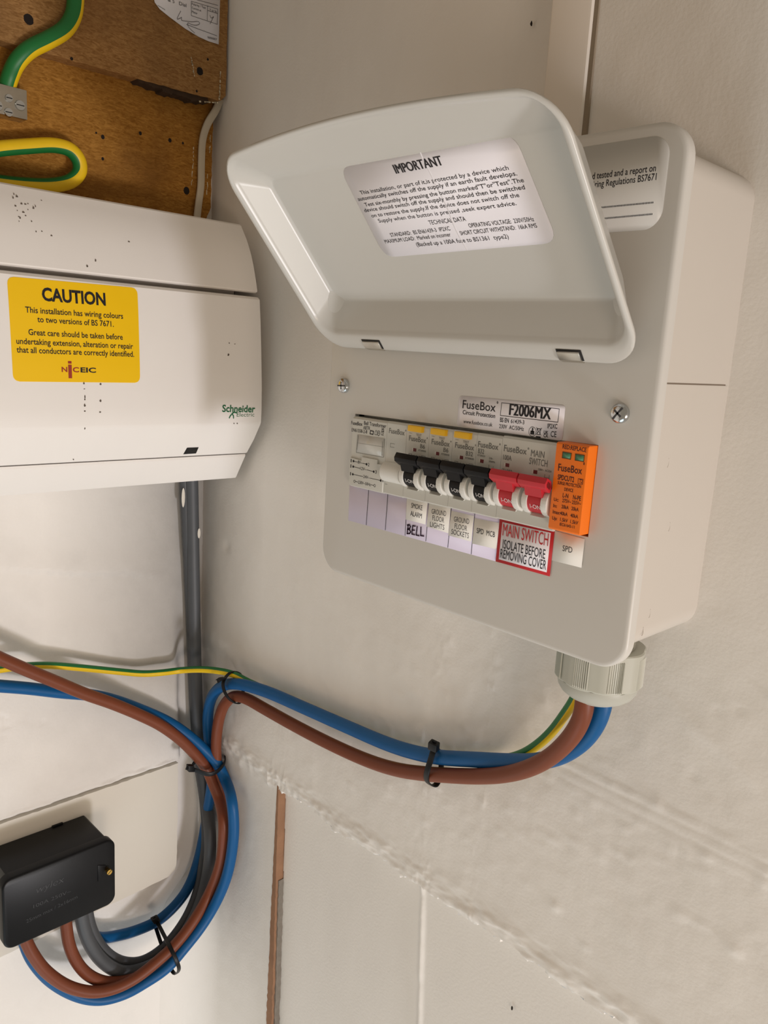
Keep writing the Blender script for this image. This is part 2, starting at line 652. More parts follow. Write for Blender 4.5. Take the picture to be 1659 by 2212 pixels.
# trowel strokes run down to the right on the rough plaster
sx_, sz_ = X * 0.86 - Z * 0.5, X * 0.5 + Z * 0.86
h = h + rough * (0.0032 * np.maximum(0, fbm(sx_ * 14, sz_ * 90, 31) - 0.05) * 4 * np.maximum(0, fbm(X * 12, Z * 12, 33) + 0.08) + 0.0006 * fbm(X * 190, Z * 190, 35))
band = np.exp(-((Z - edge - 0.008) / 0.011) ** 2) * (X > -0.27)
for zl, am in ((-0.1432, .0012), (-0.1495, .0009), (-0.1570, .0006)):
    h = h + am * np.exp(-((Z - zl - 0.003 * fbm(X * 20, Z * 0, 81)) / 0.0011) ** 2) * sstep(0.10, 0.14, X) * np.clip(0.55 + 2.2 * fbm(X * 45, Z * 0, 83), 0, 1.5)
h = h + rough * 0.0050 * np.maximum(0, fbm(X * 95, Z * 120, 85) - 0.10) * np.clip(fbm(X * 11, Z * 11, 87) * 5 + 0.25, 0, 1)
h = h + band * (0.0035 * (fbm(X * 45, Z * 120, 41) + 0.35) * 1.3 + 0.0032 * fbm(X * 200, Z * 200, 43)) * (~low)
xc = -0.1635 + 0.0012 * fbm(Z * 25, X * 0, 51)
hw = np.interp(-Z, [0.296, 0.33, 0.40, 0.56], [0.0010, 0.0014, 0.0026, 0.0044]) + 0.0009 * fbm(Z * 120, X * 0, 53)
crack = (np.abs(X - xc) < hw) & (Z < -0.297)
h = np.where(low, 0.0006 * fbm(X * 9, Z * 9, 61) - 0.0075, h)
xsn = np.interp(-Z, [0.29, 0.42], [0.0165, 0.0245]) + 0.0008 * fbm(Z * 40, X * 0, 71)
h = h + low * 0.0022 * np.exp(-((X - xsn) / 0.0024) ** 2) * (0.9 + fbm(Z * 90, X * 90, 73))
h = np.where(crack, -0.014, h)
rec = (0.003 + 0.014 * sstep(-0.29, -0.16, X)) * (X < 0.0719) * sstep(0.0, 0.19, Z)
joint = (np.abs(X - 0.0335) < 0.0005) & (Z > 0.1)
rf = 0.045
dxc = np.clip(X + 0.3028, 0, rf)
fil = (rf - np.sqrt(np.maximum(0, rf ** 2 - (rf - dxc) ** 2))) * sstep(-0.43, -0.50, Z)
Y = rec - h + 0.0008 * joint - fil
# small pits and blobs of filler on the rough plaster
for px, pz, pr, ph in [(0.253, -0.055, .0022, .0012), (0.20, -0.14, .0024, .0012), (0.14, -0.245, .003, .0018), (0.218, -0.115, .002, -.0014), (0.09, -0.215, .0025, .001), (-0.26, -0.085, .005, -.002), (0.255, -0.205, .003, .0014), (0.165, -0.26, .002, .0014), (0.237, -0.068, .0016, -.0016), (0.227, -0.073, .0013, -.0014)]:
    Y = Y - ph * np.exp(-(((X - px) ** 2 + (Z - pz) ** 2) / pr ** 2))
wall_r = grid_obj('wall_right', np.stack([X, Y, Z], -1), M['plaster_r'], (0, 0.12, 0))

bm = bmesh.new()
rs = random.Random(5)
zz_ = [-0.2955 - k * 0.004 for k in range(188)]
wd_ = [float(np.interp(-z, [0.295, 0.33, 0.40, 0.56], [0.0007, 0.0016, 0.0030, 0.0050])) for z in zz_]
lft = [(-0.1640 - w_ * rs.uniform(.8, 1.1), z) for z, w_ in zip(zz_, wd_)]
rgt = [(-0.1632 + w_ * rs.uniform(.55, .85), z) for z, w_ in zip(zz_, wd_)]
prism(bm, lft + rgt[::-1], lambda x, z: (x, -0.0012, z), lambda x, z: (x, 0.0135, z))
struct(link('trim_1', bm, M['gapwood'], angle=30))
bm = bmesh.new()
rgt2 = [(-0.1632 + w_ * rs.uniform(.9, 1.25), z) for z, w_ in zip(zz_, wd_)]
prism(bm, rgt[25:] + rgt2[25:][::-1], lambda x, z: (x, 0.0015, z), lambda x, z: (x, 0.0135, z))
struct(link('trim_4', bm, mat('grey_mortar', lin(128, 120, 110), .9, noise=.3, nscale=200), angle=30))
for c_ in ((.1116,.0065,-.3474), (.0449,.016,.3167)):
    bm = bmesh.new()
    patch(bm, [(c_[0] + .0009 * math.cos(k) * rs.uniform(.7, 1.1), c_[1] - .001, c_[2] + .0018 * math.sin(k) * rs.uniform(.7, 1.1)) for k in [j * .785 for j in range(8)]], NY, .0002, 0)
    struct(link('trim_5', bm, M['hole']))

# vertical boxed trunking that drops behind the new unit
bm = bmesh.new()
box(bm, (0.0719, -0.003, 0.12), (0.1015, 0.016, 0.75), 0.0028, 3)
struct(link('trim_2', bm, M['trim']))
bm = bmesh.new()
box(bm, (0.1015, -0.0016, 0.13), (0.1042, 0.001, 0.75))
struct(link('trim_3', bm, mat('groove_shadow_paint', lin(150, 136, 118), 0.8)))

# ------------------------------------------------------------------ the left wall (x = -0.302)
ys = axis([(-1.2, -0.34, .03), (-0.34, 0.03, .0022)])
zs = axis([(-1.1, -0.60, .03), (-0.60, -0.335, .003), (-0.335, -0.295, .0008), (-0.295, 0.0, .0025), (0.0, 0.6, .01)])
Yw, Zw = np.meshgrid(ys, zs, indexing='ij')
ledge = -0.3135 + 0.0035 * fbm(Yw * 40, Zw * 0, 101)
fade = sstep(-0.024, -0.036, Yw + 0.004 * fbm(Zw * 60, Yw * 0, 103))
h = 0.0018 * fbm(Yw * 10, Zw * 10, 105) + 0.0007 * fbm(Yw * 80, Zw * 80, 107)
bulge = 0.0175 * sstep(-0.13, -0.300, Zw) * (1 - 0.25 * sstep(-0.309, -0.3135, Zw)) * fade
h = h + np.where(Zw > ledge, bulge, 0)
h = h + 0.0012 * np.exp(-((Zw - ledge - 0.004) / 0.004) ** 2) * fade * (fbm(Yw * 120, Zw * 200, 109) + 0.2) * 3
h = h - 0.006 * np.exp(-((Zw - ledge) / 0.0011) ** 2) * fade
# cracked, uneven filler
c1 = np.abs(fbm(Yw * 16, Zw * 16, 111, 5))
h = h - 0.0012 * np.exp(-(c1 / 0.006) ** 2) * (Zw > -0.25) * (Zw < -0.05) * sstep(0.02, 0.1, fbm(Yw * 8, Zw * 8, 113))
c2 = Zw + 0.118 + 0.22 * (Yw + 0.06) + 0.010 * fbm(Yw * 30, Zw * 0, 115)
h = h + 0.0025 * np.where(c2 > 0, np.exp(-(c2 / 0.02) ** 2), 0) * sstep(-0.22, -0.16, Yw) * sstep(-0.03, -0.09, Yw)
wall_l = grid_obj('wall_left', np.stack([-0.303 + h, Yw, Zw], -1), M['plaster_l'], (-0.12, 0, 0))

# ------------------------------------------------------------------ new consumer unit on the right wall
F = -0.0766
unit = thing('consumer_unit', 'white metal consumer unit with its lid propped open on the right wall', 'fuse box', (0.09, 0, 0.09))


def xz(pts, y):
    return [(u, y, v) for u, v in pts]


bm = bmesh.new()
L = [xz(rrect(-0.0232 + i, 0.2068 - i, -0.0310 + i, 0.2095 - i, 0.014), y) for y, i in ((0.012, 0), (-0.004, 0), (-0.0700, 0))]
Li = [xz(rrect(-0.0217, 0.2053, -0.0295, 0.208, 0.0125), y) for y in (-0.0700, -0.001)]
loft(bm, L + Li, False, True)
enc = link('enclosure', bm, M['enamel'], unit, recalc=True)
enc['label'] = 'white folded steel back box'
bm = bmesh.new()
box(bm, (0.2060, -0.0685, 0.1036), (0.20694, -0.004, 0.1043))
box(bm, (0.2067, -0.002, 0.1036), (0.20694, -0.0685, 0.1036))
link('side_seam', bm, mat('seam_line', lin(120, 106, 92), 0.7), enc)
bm = bmesh.new()
for y, z in ((-0.057, 0.066), (-0.047, 0.033), (-0.056, -0.011), (-0.061, -0.0195)):
    bm = bmesh.new()
    pts = [(0.2068, y + 0.0018 * math.cos(a), z + 0.0026 * math.sin(a)) for a in [math.radians(-70 + 12 * k) for k in range(11)]]
    tube(bm, pts, 0.00022, n=6, per=2)
    link('press_mark', bm, M['enamel'], enc)

# front cover with its cut-out
bm = bmesh.new()
HOLE = [(0.0006, 0.0238), (0.1800, 0.0255), (0.1800, 0.0719), (0.1000, 0.0712), (0.0012, 0.0700)]
prof = [(-0.0694, 0.0042, 0.0), (-0.0700, 0.0, 0.0), (-0.0748, 0.0, 0.0), (-0.0758, 0.0004, 0), (-0.0764, 0.0013, 0), (-0.0766, 0.0027, 0)]
loops = [xz(rrect(-0.0262 + i, 0.2082 - i, -0.0392 + i, 0.2183 - i, 0.0165 - i, 10), y) for y, i, _ in prof]
rows = loft(bm, loops, False, False)
bm.verts.ensure_lookup_table()
n = len(loops[0])
outer = bm.verts[:][-n:]
hole = [bm.verts.new((u, F, v)) for u, v in HOLE]
ed = []
for a, b in zip(outer, outer[1:] + outer[:1]):
    ed.append(bm.edges.get((a, b)) or bm.edges.new((a, b)))
for a, b in zip(hole, hole[1:] + hole[:1]):
    ed.append(bm.edges.new((a, b)))
bmesh.ops.triangle_fill(bm, use_beauty=True, edges=ed)
hb = [bm.verts.new((u, F + 0.0035, v)) for u, v in HOLE]
for i in range(len(hole)):
    bm.faces.new((hole[i], hole[(i + 1) % len(hole)], hb[(i + 1) % len(hole)], hb[i]))
cover = link('front_cover', bm, M['enamel_grey'], unit)
bm = bmesh.new()
box(bm, (-0.018, -0.066, -0.028), (0.2015, -0.064, 0.206))
link('dark_backing', bm, M['dark'], unit)  # dark sheet standing in for the shade inside the box


def screw_head(x, z, rot):
    bm = bmesh.new()
    prof_ = [(0.0, 0.0048), (0.0016, 0.0048), (0.0024, 0.0044), (0.0030, 0.0030), (0.0032, 0.0015)]
    L = [[(x + r * math.cos(2 * math.pi * k / 28), F - d, z + r * math.sin(2 * math.pi * k / 28)) for k in range(28)] for d, r in prof_]
    loft(bm, L, True, True)
    s = link('cover_screw', bm, M['steel'], unit, 50)
    bm = bmesh.new()
    for a in (rot, rot + math.pi / 2):
        c, q = math.cos(a), math.sin(a)
        for ln, wd in ((0.0036 if a == rot else 0.0024, 0.0005),):
            pts = [(x + c * i * ln - q * j * wd, F - 0.00262, z + q * i * ln + c * j * wd) for i, j in ((-1, -1), (1, -1), (1, 1), (-1, 1))]
            patch(bm, pts, NY, 0.0006, 0.0)
    link('screw_slot', bm, M['slotgrey'], s)


screw_head(-0.0106, 0.0871, 0.05)
screw_head(0.1901, 0.0885, 0.9)

# lid, tipped up and out on its lower edge
HO, EV, NV = Vector((0, -0.0846, 0.113)), Vector((0, -0.6659, 0.746)), Vector((0, 0.746, 0.6659))


def lidp(pts, w):
    return [HO + Vector((u, 0, 0)) + EV * s + NV * w for u, s in pts]


bm = bmesh.new()
N = 10
LR = lambda u0, u1, s0, s1, r, w, bow: lidp(rrect(u0, u1, s0, s1, r, N, bow + 1e-9), w)
B0 = 0.0075
loops = [LR(-0.008, 0.188, 0.024, 0.100, 0.010, 0.0205, 0.0),
         LR(-0.0105, 0.1905, 0.022, 0.104, 0.012, 0.0200, 0.0004),
         LR(-0.0128, 0.1928, 0.0205, 0.107, 0.013, 0.0180, 0.001),
         LR(-0.0190, 0.1990, 0.010, 0.122, 0.016, 0.0060, B0 * 0.8),
         LR(-0.0222, 0.2020, -0.002, 0.1268, 0.0195, 0.0025, B0),
         LR(-0.0226, 0.2024, -0.0025, 0.1274, 0.0195, 0.0010, B0),
         LR(-0.0222, 0.2020, -0.0022, 0.1270, 0.0190, 0.0002, B0),
         LR(-0.0212, 0.2010, -0.0012, 0.1262, 0.0185, -0.0002, B0),
         LR(-0.0196, 0.1994, 0.0068, 0.1252, 0.0150, 0.0001, B0),
         LR(-0.0186, 0.1984, 0.0085, 0.1243, 0.0135, 0.0012, B0),
         LR(-0.0181, 0.1979, 0.0094, 0.1234, 0.0130, 0.0030, B0 * 0.9),
         LR(-0.0178, 0.1976, 0.0101, 0.1223, 0.0126, 0.0038, B0 * 0.85),
         LR(-0.0131, 0.1929, 0.0195, 0.1069, 0.0074, 0.0158, 0.0012),
         LR(-0.0127, 0.1925, 0.0203, 0.1056, 0.0068, 0.0168, 0.0006),
         LR(-0.0118, 0.1916, 0.0212, 0.1044, 0.0062, 0.0178, 0.0003),
         LR(-0.0107, 0.1905, 0.0225, 0.1030, 0.0055, 0.0181, 0.0)]
loft(bm, loops, True, True)
lid = link('lid', bm, M['lidwhite'], unit, 50)
lid['label'] = 'glossy white hinged lid, open, seen from inside'

for nm, pts in (('left', [(.0167,-.0829,.1111),(.0308,-.0829,.1111),(.0285,-.0804,.1083),(.0149,-.0802,.108)]), ('right', [(.1582,-.0852,.1137),(.1706,-.0851,.1136),(.1693,-.082,.1101),(.1571,-.0826,.1108)])):
    x0, x1 = pts[0][0], pts[1][0]
    bm = bmesh.new()
    patch(bm, lidp([(x0 - .0007, -.0012), (x1 + .0012, -.0012), (x1 + .0012, .0054), (x0 - .0007, .0054)], -.0001), -NV, .0001, .0001)
    link('hinge_slot', bm, M['dark'], lid, None)
    bm = bmesh.new()
    P = [HO + Vector((0, 0, 0)) + EV * s + NV * w for s, w in ((0.0046, 0.0012), (0.0040, -0.0012), (-0.0005, -0.0014), (-0.0034, 0.0006), (-0.0028, 0.0052), (-0.0016, 0.0062), (-0.0020, 0.0010), (0.0012, 0.0002))]
    prism(bm, [(p.y, p.z) for p in P], lambda y, z: (x0, y, z), lambda y, z: (x1, y, z), 0.0002)
    link('hinge_clip', bm, M['nickel'], lid)

# sticker inside the lid
FW = 0.0181
LN = -NV
q = [(.0495,-.1402,.2025),(.1627,-.1415,.2039),(.1655,-.106,.1641),(.0497,-.1041,.162)]
bm = bmesh.new()
patch(bm, rquad(*q, 0.0085), LN, 0.00012)
st = link('information_sticker', bm, M['paper'], lid, None)
st['label'] = 'white rounded IMPORTANT sticker inside the lid'
bm = bmesh.new()
LT = 0.0003
for body, b, cap, bold in [
    ('IMPORTANT', [(.0871,-.1351,.1967),(.1186,-.1355,.1972)], .0046, .05),
    ('This installation, or part of it,is protected by a device which', [(.0555,-.1296,.1906),(.1537,-.131,.1922)], .0021, 0.002),
    ('automatically switches off the supply if an earth fault develops.', [(.0515,-.1274,.1881),(.157,-.129,.1899)], .0021, 0.002),
    ('Test six-monthly by pressing the button marked"T"or"Test".The', [(.0545,-.125,.1854),(.1593,-.1267,.1873)], .0021, 0.002),
    ('device should switch off the supply and should then be switched', [(.052,-.1229,.1831),(.1585,-.1245,.1848)], .0021, 0.002),
    ('on to restore the supply.If the device does not switch off the', [(.0554,-.1206,.1805),(.154,-.1222,.1823)], .0021, 0.002),
    ('Supply when the button is pressed ,seek expert advice.', [(.0587,-.1183,.178),(.1508,-.1197,.1795)], .0021, 0.002),
    ('TECHNICAL DATA', [(.0935,-.1157,.1751),(.1181,-.116,.1753)], .0024, 0),
    ('STANDARD:  BS EN61439-3  IP2XC', [(.0625,-.1124,.1713),(.1057,-.1131,.1721)], .0022, 0),
    ('MAXIMUM LOAD:  Marked on incomer', [(.0558,-.11,.1686),(.1044,-.1109,.1696)], .0022, 0),
    ('OPERATING VOLTAGE:  230V/50Hz', [(.1183,-.1135,.1725),(.1571,-.1139,.173)], .0022, 0),
    ('SHORT CIRCUIT WITHSTAND:  16kA RMS', [(.1109,-.111,.1697),(.1575,-.1117,.1705)], .0022, 0),
    ('(Backed up a 100A fuse to BS1361  type2)', [(.078,-.1079,.1662),(.1393,-.1086,.1671)], .0023, 0)]:
    write(bm, body, b[0], b[1], cap, LN, bold, LT)
link('sticker_print', bm, M['ink'], lid, None, False)
bm = bmesh.new()
cr = [(.108,-.1408,.2032),(.1075,-.1389,.201),(.1086,-.1344,.196),(.1085,-.1306,.1917),(.1092,-.1251,.1856),(.1096,-.1229,.1831),(.1098,-.1201,.1799),(.1089,-.115,.1742),(.1097,-.1092,.1677),(.1107,-.1052,.1633)]
tube(bm, [Vector(p) + LN * 0.0001 for p in cr], 0.00022, 0.0005, n=8, ref=LN, per=3)
link('sticker_crease', bm, M['paper'], lid, 60)

# inspection label on the cover, half hidden behind the lid
bm = bmesh.new()
q = [(.1993,-.0766,.2122),(.2008,-.0766,.1721),(.1535,-.0766,.2117)]
xr, zt, zb = q[0][0], q[0][2], q[1][2]
patch(bm, xz(rrect(0.012, xr, zb, zt, 0.009), F), NY, 0.00012)
il = link('inspection_label', bm, M['clearlbl'], unit, None)
il['label'] = 'pale inspection label behind the raised lid'
bm = bmesh.new()
for body, b, k in [('inspected and tested and a report on', [(.1607,-.0766,.197),(.1936,-.0766,.1972)], 36 / 24),
                   ('of the Wiring Regulations BS7671', [(.1622,-.0766,.1931),(.1944,-.0766,.1934)], 32 / 23)]:
    R_ = Vector(b[1]); L_ = R_ + (Vector(b[0]) - R_) * k
    write(bm, body, L_, R_, .0029, NY, 0.006, 0.0003)
for b in ([(.1682,-.0766,.1833),(.1943,-.0766,.1834)], [(.1707,-.0766,.1782),(.1945,-.0766,.1784)]):
    R_ = Vector(b[1]); L_ = R_ + (Vector(b[0]) - R_) * 1.6
    write(bm, '.' * 56, L_, R_, .0048, NY, 0.006, 0.0003)
link('inspection_label_print', bm, M['ink'], unit, None, False)

# maker's label above the breakers
c = [(.0882,-.0766,.0887),(.1588,-.0766,.0896),(.1592,-.0766,.0715),(.0879,-.0766,.0716)]
bm = bmesh.new()
patch(bm, rquad(*c, 0.0022), NY, 0.00012)
ml = link('rating_label', bm, M['paper'], unit, None)
ml['label'] = 'white rectangular rating label with boxed code F2006MX'
bm = bmesh.new()
for body, b, cap, bold in [
    ('FuseBox', [(.0912,-.0766,.0819),(.1149,-.0766,.0821)], .0046, .006),
    ('Circuit Protection', [(.0917,-.0766,.0786),(.115,-.0766,.0786)], .0023, .01),
    ('www.fusebox.co.uk', [(.0928,-.0766,.0736),(.1136,-.0766,.0738)], .0021, 0),
    ('F2006MX', [(.1244,-.0766,.0813),(.1508,-.0766,.0815)], .0060, .05),
    ('BS EN', [(.1186,-.0766,.077),(.1245,-.0766,.0771)], .0023, .012),
    ('61439-3', [(.1259,-.0766,.0771),(.1347,-.0766,.0773)], .0021, 0.002),
    ('230V  AC/50Hz', [(.1184,-.0766,.0736),(.1348,-.0766,.0738)], .0021, 0.002),
    ('IP2XC', [(.1495,-.0766,.0769),(.1555,-.0766,.0773)], .0023, .012),
    ('UK', [(.1475,-.0766,.0738),(.1503,-.0766,.0738)], .0017, .02),
    ('CA', [(.1476,-.0766,.0721),(.1503,-.0766,.0721)], .0017, .02),
    ('CE', [(.1519,-.0766,.0728),(.1554,-.0766,.0729)], .0029, .005),
    ('°', [(.1153,-.0766,.0846),(.1163,-.0766,.0846)], .003, .02)]:
    write(bm, body, b[0], b[1], cap, NY, bold, 0.0003)
bx = [(.1186,-.0766,.0873),(.1556,-.0766,.0874),(.1555,-.0766,.0806),(.1185,-.0766,.0804)]
stroke(bm, bx + bx[:1], 0.00028, NY, 0.0003)
sy = (.1404,-.0766,.0741)
stroke(bm, [(sy[0] + .0023 * math.cos(k * .524), F, sy[2] + .0025 * math.sin(k * .524)) for k in range(13)], .00022, NY, 0.0003)
box(bm, (sy[0] - .0012, F - .0003, sy[2] - .0015), (sy[0] + .0012, F - .00025, sy[2] + .0004))
box(bm, (sy[0] - .0004, F - .0003, sy[2]), (sy[0] + .0004, F - .00025, sy[2] + .0019))
sy = (.1444,-.0766,.0744)
W_ = lambda a, b: (sy[0] + a * .001, F, sy[2] + b * .001)
stroke(bm, [W_(-1.2, 1.6), W_(-.8, -1.4), W_(.8, -1.4), W_(1.2, 1.6), W_(-1.2, 1.6)], .0003, NY, .0003)
stroke(bm, [W_(-1.7, 2.2), W_(1.6, -1.6)], .00025, NY, .0003)
stroke(bm, [W_(1.7, 2.2), W_(-1.6, -1.6)], .00025, NY, .0003)
box(bm, (sy[0] - .0015, F - .0003, sy[2] - .0031), (sy[0] + .0015, F - .00025, sy[2] - .0023))
link('rating_label_print', bm, M['ink'], unit, None, False)

# circuit strip under the breakers
top = [(-.0005,-.0766,.0245),(.125,-.0766,.0254)]
bt = [(-.0002,-.0766,-.0007),(.1246,-.0766,0)]
bm = bmesh.new()
patch(bm, [top[0], top[1], bt[1], bt[0]], NY, 0.0001)
cs = link('circuit_strip', bm, M['lilac'], unit, None)
cs['label'] = 'lilac circuit label strip below the breakers'
bm = bmesh.new()
for a, b in ([(.018,-.0766,.0244),(.0175,-.0766,-.0003)], [(.0357,-.0766,.0241),(.0353,-.0766,0)], [(.0526,-.0766,.024),(.053,-.0766,.0001)], [(.071,-.0766,.0241),(.0706,-.0766,.0002)], [(.0888,-.0766,.0245),(.0884,-.0766,.0002)], [(.1065,-.0766,.0245),(.1063,-.0766,.0002)]):
    stroke(bm, [a, b], 0.0004, NY, 0.0003)
link('strip_rules', bm, M['ink'], unit, None, False)
for nm, q, lines in [
    ('SMOKE ALARM', [(.0527,-.0766,.0243),(.0701,-.0766,.0239),(.0696,-.0766,.0103),(.053,-.0766,.0102)], [('SMOKE', [(.0569,-.0766,.0184),(.0663,-.0766,.0183)]), ('ALARM', [(.0566,-.0766,.0134),(.0663,-.0766,.0133)])]),
    ('GROUND FLOOR LIGHTS', [(.0714,-.0766,.0242),(.0885,-.0766,.0237),(.0881,-.0766,.0087),(.0706,-.0766,.0093)], [('GROUND', [(.074,-.0766,.0178),(.0855,-.0766,.0184)]), ('FLOOR', [(.075,-.0766,.0141),(.0843,-.0766,.0142)]), ('LIGHTS', [(.0735,-.0766,.0098),(.0849,-.0766,.01)])]),
    ('GROUND FLOOR SOCKETS', [(.0892,-.0766,.0224),(.1062,-.0766,.0225),(.1057,-.0766,.0074),(.0882,-.0766,.0075)], [('GROUND', [(.0918,-.0766,.0165),(.1033,-.0766,.0172)]), ('FLOOR', [(.0927,-.0766,.0126),(.1021,-.0766,.0128)]), ('SOCKETS', [(.0905,-.0766,.0088),(.1038,-.0766,.0089)])]),
    ('SPD MCB', [(.1068,-.0766,.0214),(.1246,-.0766,.022),(.124,-.0766,.007),(.1066,-.0766,.0065)], [('SPD  MCB', [(.1091,-.0766,.0132),(.1223,-.0766,.0134)])]),
    ('SPD', [(.1602,-.0766,.0249),(.1785,-.0766,.0242),(.1784,-.0766,.0093),(.1601,-.0766,.009)], [('SPD', [(.1663,-.0766,.0155),(.1722,-.0766,.0156)])])]:
    bm = bmesh.new()
    patch(bm, q, NY, 0.00012, 0.00045)
    o = link('circuit_label', bm, M['insert'], unit, None)
    o['label'] = 'white paper label printed ' + nm
    bm = bmesh.new()
    for body, b in lines:
        write(bm, body, b[0], b[1], .0030, NY, -0.008 if body != 'SPD' else -.004, 0.0007)
    link('circuit_label_print', bm, M['ink'], unit, None, False)
# handwriting
b = [(.0544,-.0766,.0016),(.0689,-.0766,.0027)]
U0, U1 = Vector(b[0]), Vector(b[1])
def hw_(u, v):
    return U0 + (U1 - U0) * u + Vector((0, 0, 0.0056 * v))
bm = bmesh.new()
for st_ in ([(.03, .02), (.04, .5), (.06, 1)], [(.0, .95), (.12, 1.02), (.2, .85), (.16, .62), (.05, .52), (.17, .45), (.23, .25), (.17, .05), (.02, .0)],
            [(.33, 1.0), (.31, .5), (.31, .05)], [(.33, .98), (.48, .98)], [(.31, .5), (.45, .52)], [(.31, .05), (.48, .03)],
            [(.58, .98), (.57, .5), (.56, .02), (.74, .0)], [(.8, .98), (.81, .5), (.82, .05), (1.0, .06)]):
    stroke(bm, [hw_(*p) for p in st_], 0.0009, NY, 0.0005)
link('handwriting', bm, M['pen'], unit, None, False)
# main switch warning
q = [(.1246,-.0766,.0246),(.1604,-.0766,.0251),(.1603,-.0766,.0003),(.1243,-.0766,.0001)]
bm = bmesh.new()
patch(bm, q, NY, 0.00012, 0.0006)
o = link('warning_label', bm, M['inkred'], unit, None)
o['label'] = 'red bordered MAIN SWITCH warning label'
bm = bmesh.new()
cc = sum((Vector(p) for p in q), Vector()) / 4
patch(bm, [cc + (Vector(p) - cc) * Vector((.885, 1, .86)) for p in q], NY, 0.00005, 0.00073)
link('warning_label_field', bm, M['paper'], unit, None)
bm = bmesh.new()
b = [(.1275,-.0766,.0157),(.1575,-.0766,.0161)]
write(bm, 'MAIN SWITCH', b[0], b[1], .0067, NY, .001, .0010)
for body, b in (('ISOLATE BEFORE', [(.1283,-.0766,.0086),(.1565,-.0766,.0089)]), ('REMOVING COVER', [(.1272,-.0766,.003),(.1577,-.0766,.0032)])):
    write(bm, body, b[0], b[1], .0050, NY, .001, .0010, mi=1)
link('warning_label_print', bm, [M['inkred'], M['ink']], unit, None, False)

# ------------------------------------------------------------------ the row of modules
FY = -0.0796
BX = [0.0026, 0.0345, 0.0515, 0.0700, 0.0882, 0.1060, 0.1236, 0.1424, 0.1607]


def dz(x):
    return (x - 0.08) * 0.011


def shell(bm, x0, x1, z0=0.0240, z1=0.0692, d=0.0):
    """stepped front of a rail module: body behind the cover and its nose"""
    prism(bm, [(-0.052, z0 - .006), (-0.052, z1 + .006), (-0.0700, z1 + .006), (-0.0700, z1), (FY + .001, z1), (FY, z1 - .0012), (FY, z0 + .0008), (FY + .0008, z0), (-0.0700, z0), (-0.0700, z0 - .006)],
          lambda y, z: (x0 + .00008, y, z + d), lambda y, z: (x1 - .00008, y, z + d))


def ear(bm, x0, x1, d, r=0.0075, yc=FY + 0.0012, zc=0.0385):
    pts = []
    for k in range(15):
        a = math.radians(90 + 180 * k / 14)
        pts.append((yc + r * math.cos(a) * 1.0, zc + r * math.sin(a)))
    prism(bm, pts, lambda y, z: (x0, y, z + d), lambda y, z: (x1, y, z + d), 0.0004)


def half_drum(bm, x0, x1, d, r=0.0066, yc=FY + 0.0010, zc=0.0385):
    pts = []
    for k in range(13):
        a = math.radians(90 + 180 * k / 12)
        pts.append((yc + r * math.cos(a), zc + r * math.sin(a)))
    prism(bm, pts, lambda y, z: (x0, y, z + d), lambda y, z: (x1, y, z + d))


HANDLE = [(-.0880, .0526), (-.0843, .0506), (-.0832, .0470), (-.0848, .0444), (-.0892, .0472), (-.0898, .0496)]


def toggle(t, x0, w, d, m, wtext, hollow=False):
    """switch: handle bar, drum, two guards, ON mark"""
    bm = bmesh.new()
    half_drum(bm, x0 + .0040, x0 + w - .0048, d)
    prism(bm, [(-.0800, .0475), (-.0838, .0488), (-.0875, .0462), (-.0858, .0415), (-.0800, .0400)], lambda y, z: (x0 + .0036, y, z + d), lambda y, z: (x0 + w - .0042, y, z + d))
    tg = link('toggle', bm, m, t, 40)
    bm = bmesh.new()
    prism(bm, HANDLE, lambda y, z: (x0 + .0004, y, z + d), lambda y, z: (x0 + w - .0004, y, z + d), 0.0004)
    link('toggle_handle', bm, m, tg, 30)
    if hollow:
        bm = bmesh.new()
        cy, cz = sum(p[0] for p in HANDLE) / 6, sum(p[1] for p in HANDLE) / 6
        patch(bm, [(x0 + w - .0004, cy + (p[0] - cy) * .55, cz + (p[1] - cz) * .55 + d) for p in HANDLE], NX, 0.00006, 0.0)
        link('handle_hollow', bm, M['darkred'], tg)
    bm = bmesh.new()
    a = math.radians(205)
    yy, zz = FY + .0010 + .0066 * math.cos(a), .0385 + .0066 * math.sin(a) + d
    nn = Vector((0, math.cos(a), math.sin(a)))
    write(bm, 'I-ON', (x0 + .0068, yy, zz - .0006), (x0 + w - .0050, yy, zz - .0006), .0024, nn, 0.0, .00012)
    link('toggle_print', bm, wtext, tg, None, False)
    for e0, e1 in ((.0012, .0046), (w - .0050, w - .0014)):
        bm = bmesh.new()
        ear(bm, x0 + e0, x0 + e1, d)
        link('toggle_guard', bm, M['earwhite'], t, 40)
    bm = bmesh.new()
    prism(bm, [(-.0797, .0322), (-.0797, .0305), (-.0815, .0305)], lambda y, z: (x0 + .0047, y, z + d), lambda y, z: (x0 + w - .0050, y, z + d))
    link('drum_sill', bm, M['module'], t)


def fsurf(bm, body, x0, u0, u1, z, cap, d, bold=0.0, mi=0, y=FY):
    write(bm, body, (x0 + u0, y, z + d), (x0 + u1, y, z + d), cap, NY, bold, 0.00012, mi=mi)


def win(t, x, z, d):
    bm = bmesh.new()
    box(bm, (x - .0012, FY - .00012, z + d), (x + .0012, FY + .001, z + d + .0019))
    link('flag_window', bm, M['darkred'], t)
    bm = bmesh.new()
    box(bm, (x - .0020, FY - .00016, z + d - .0001), (x - .0012, FY + .001, z + d + .0020))
    link('window_bevel', bm, M['earwhite'], t)


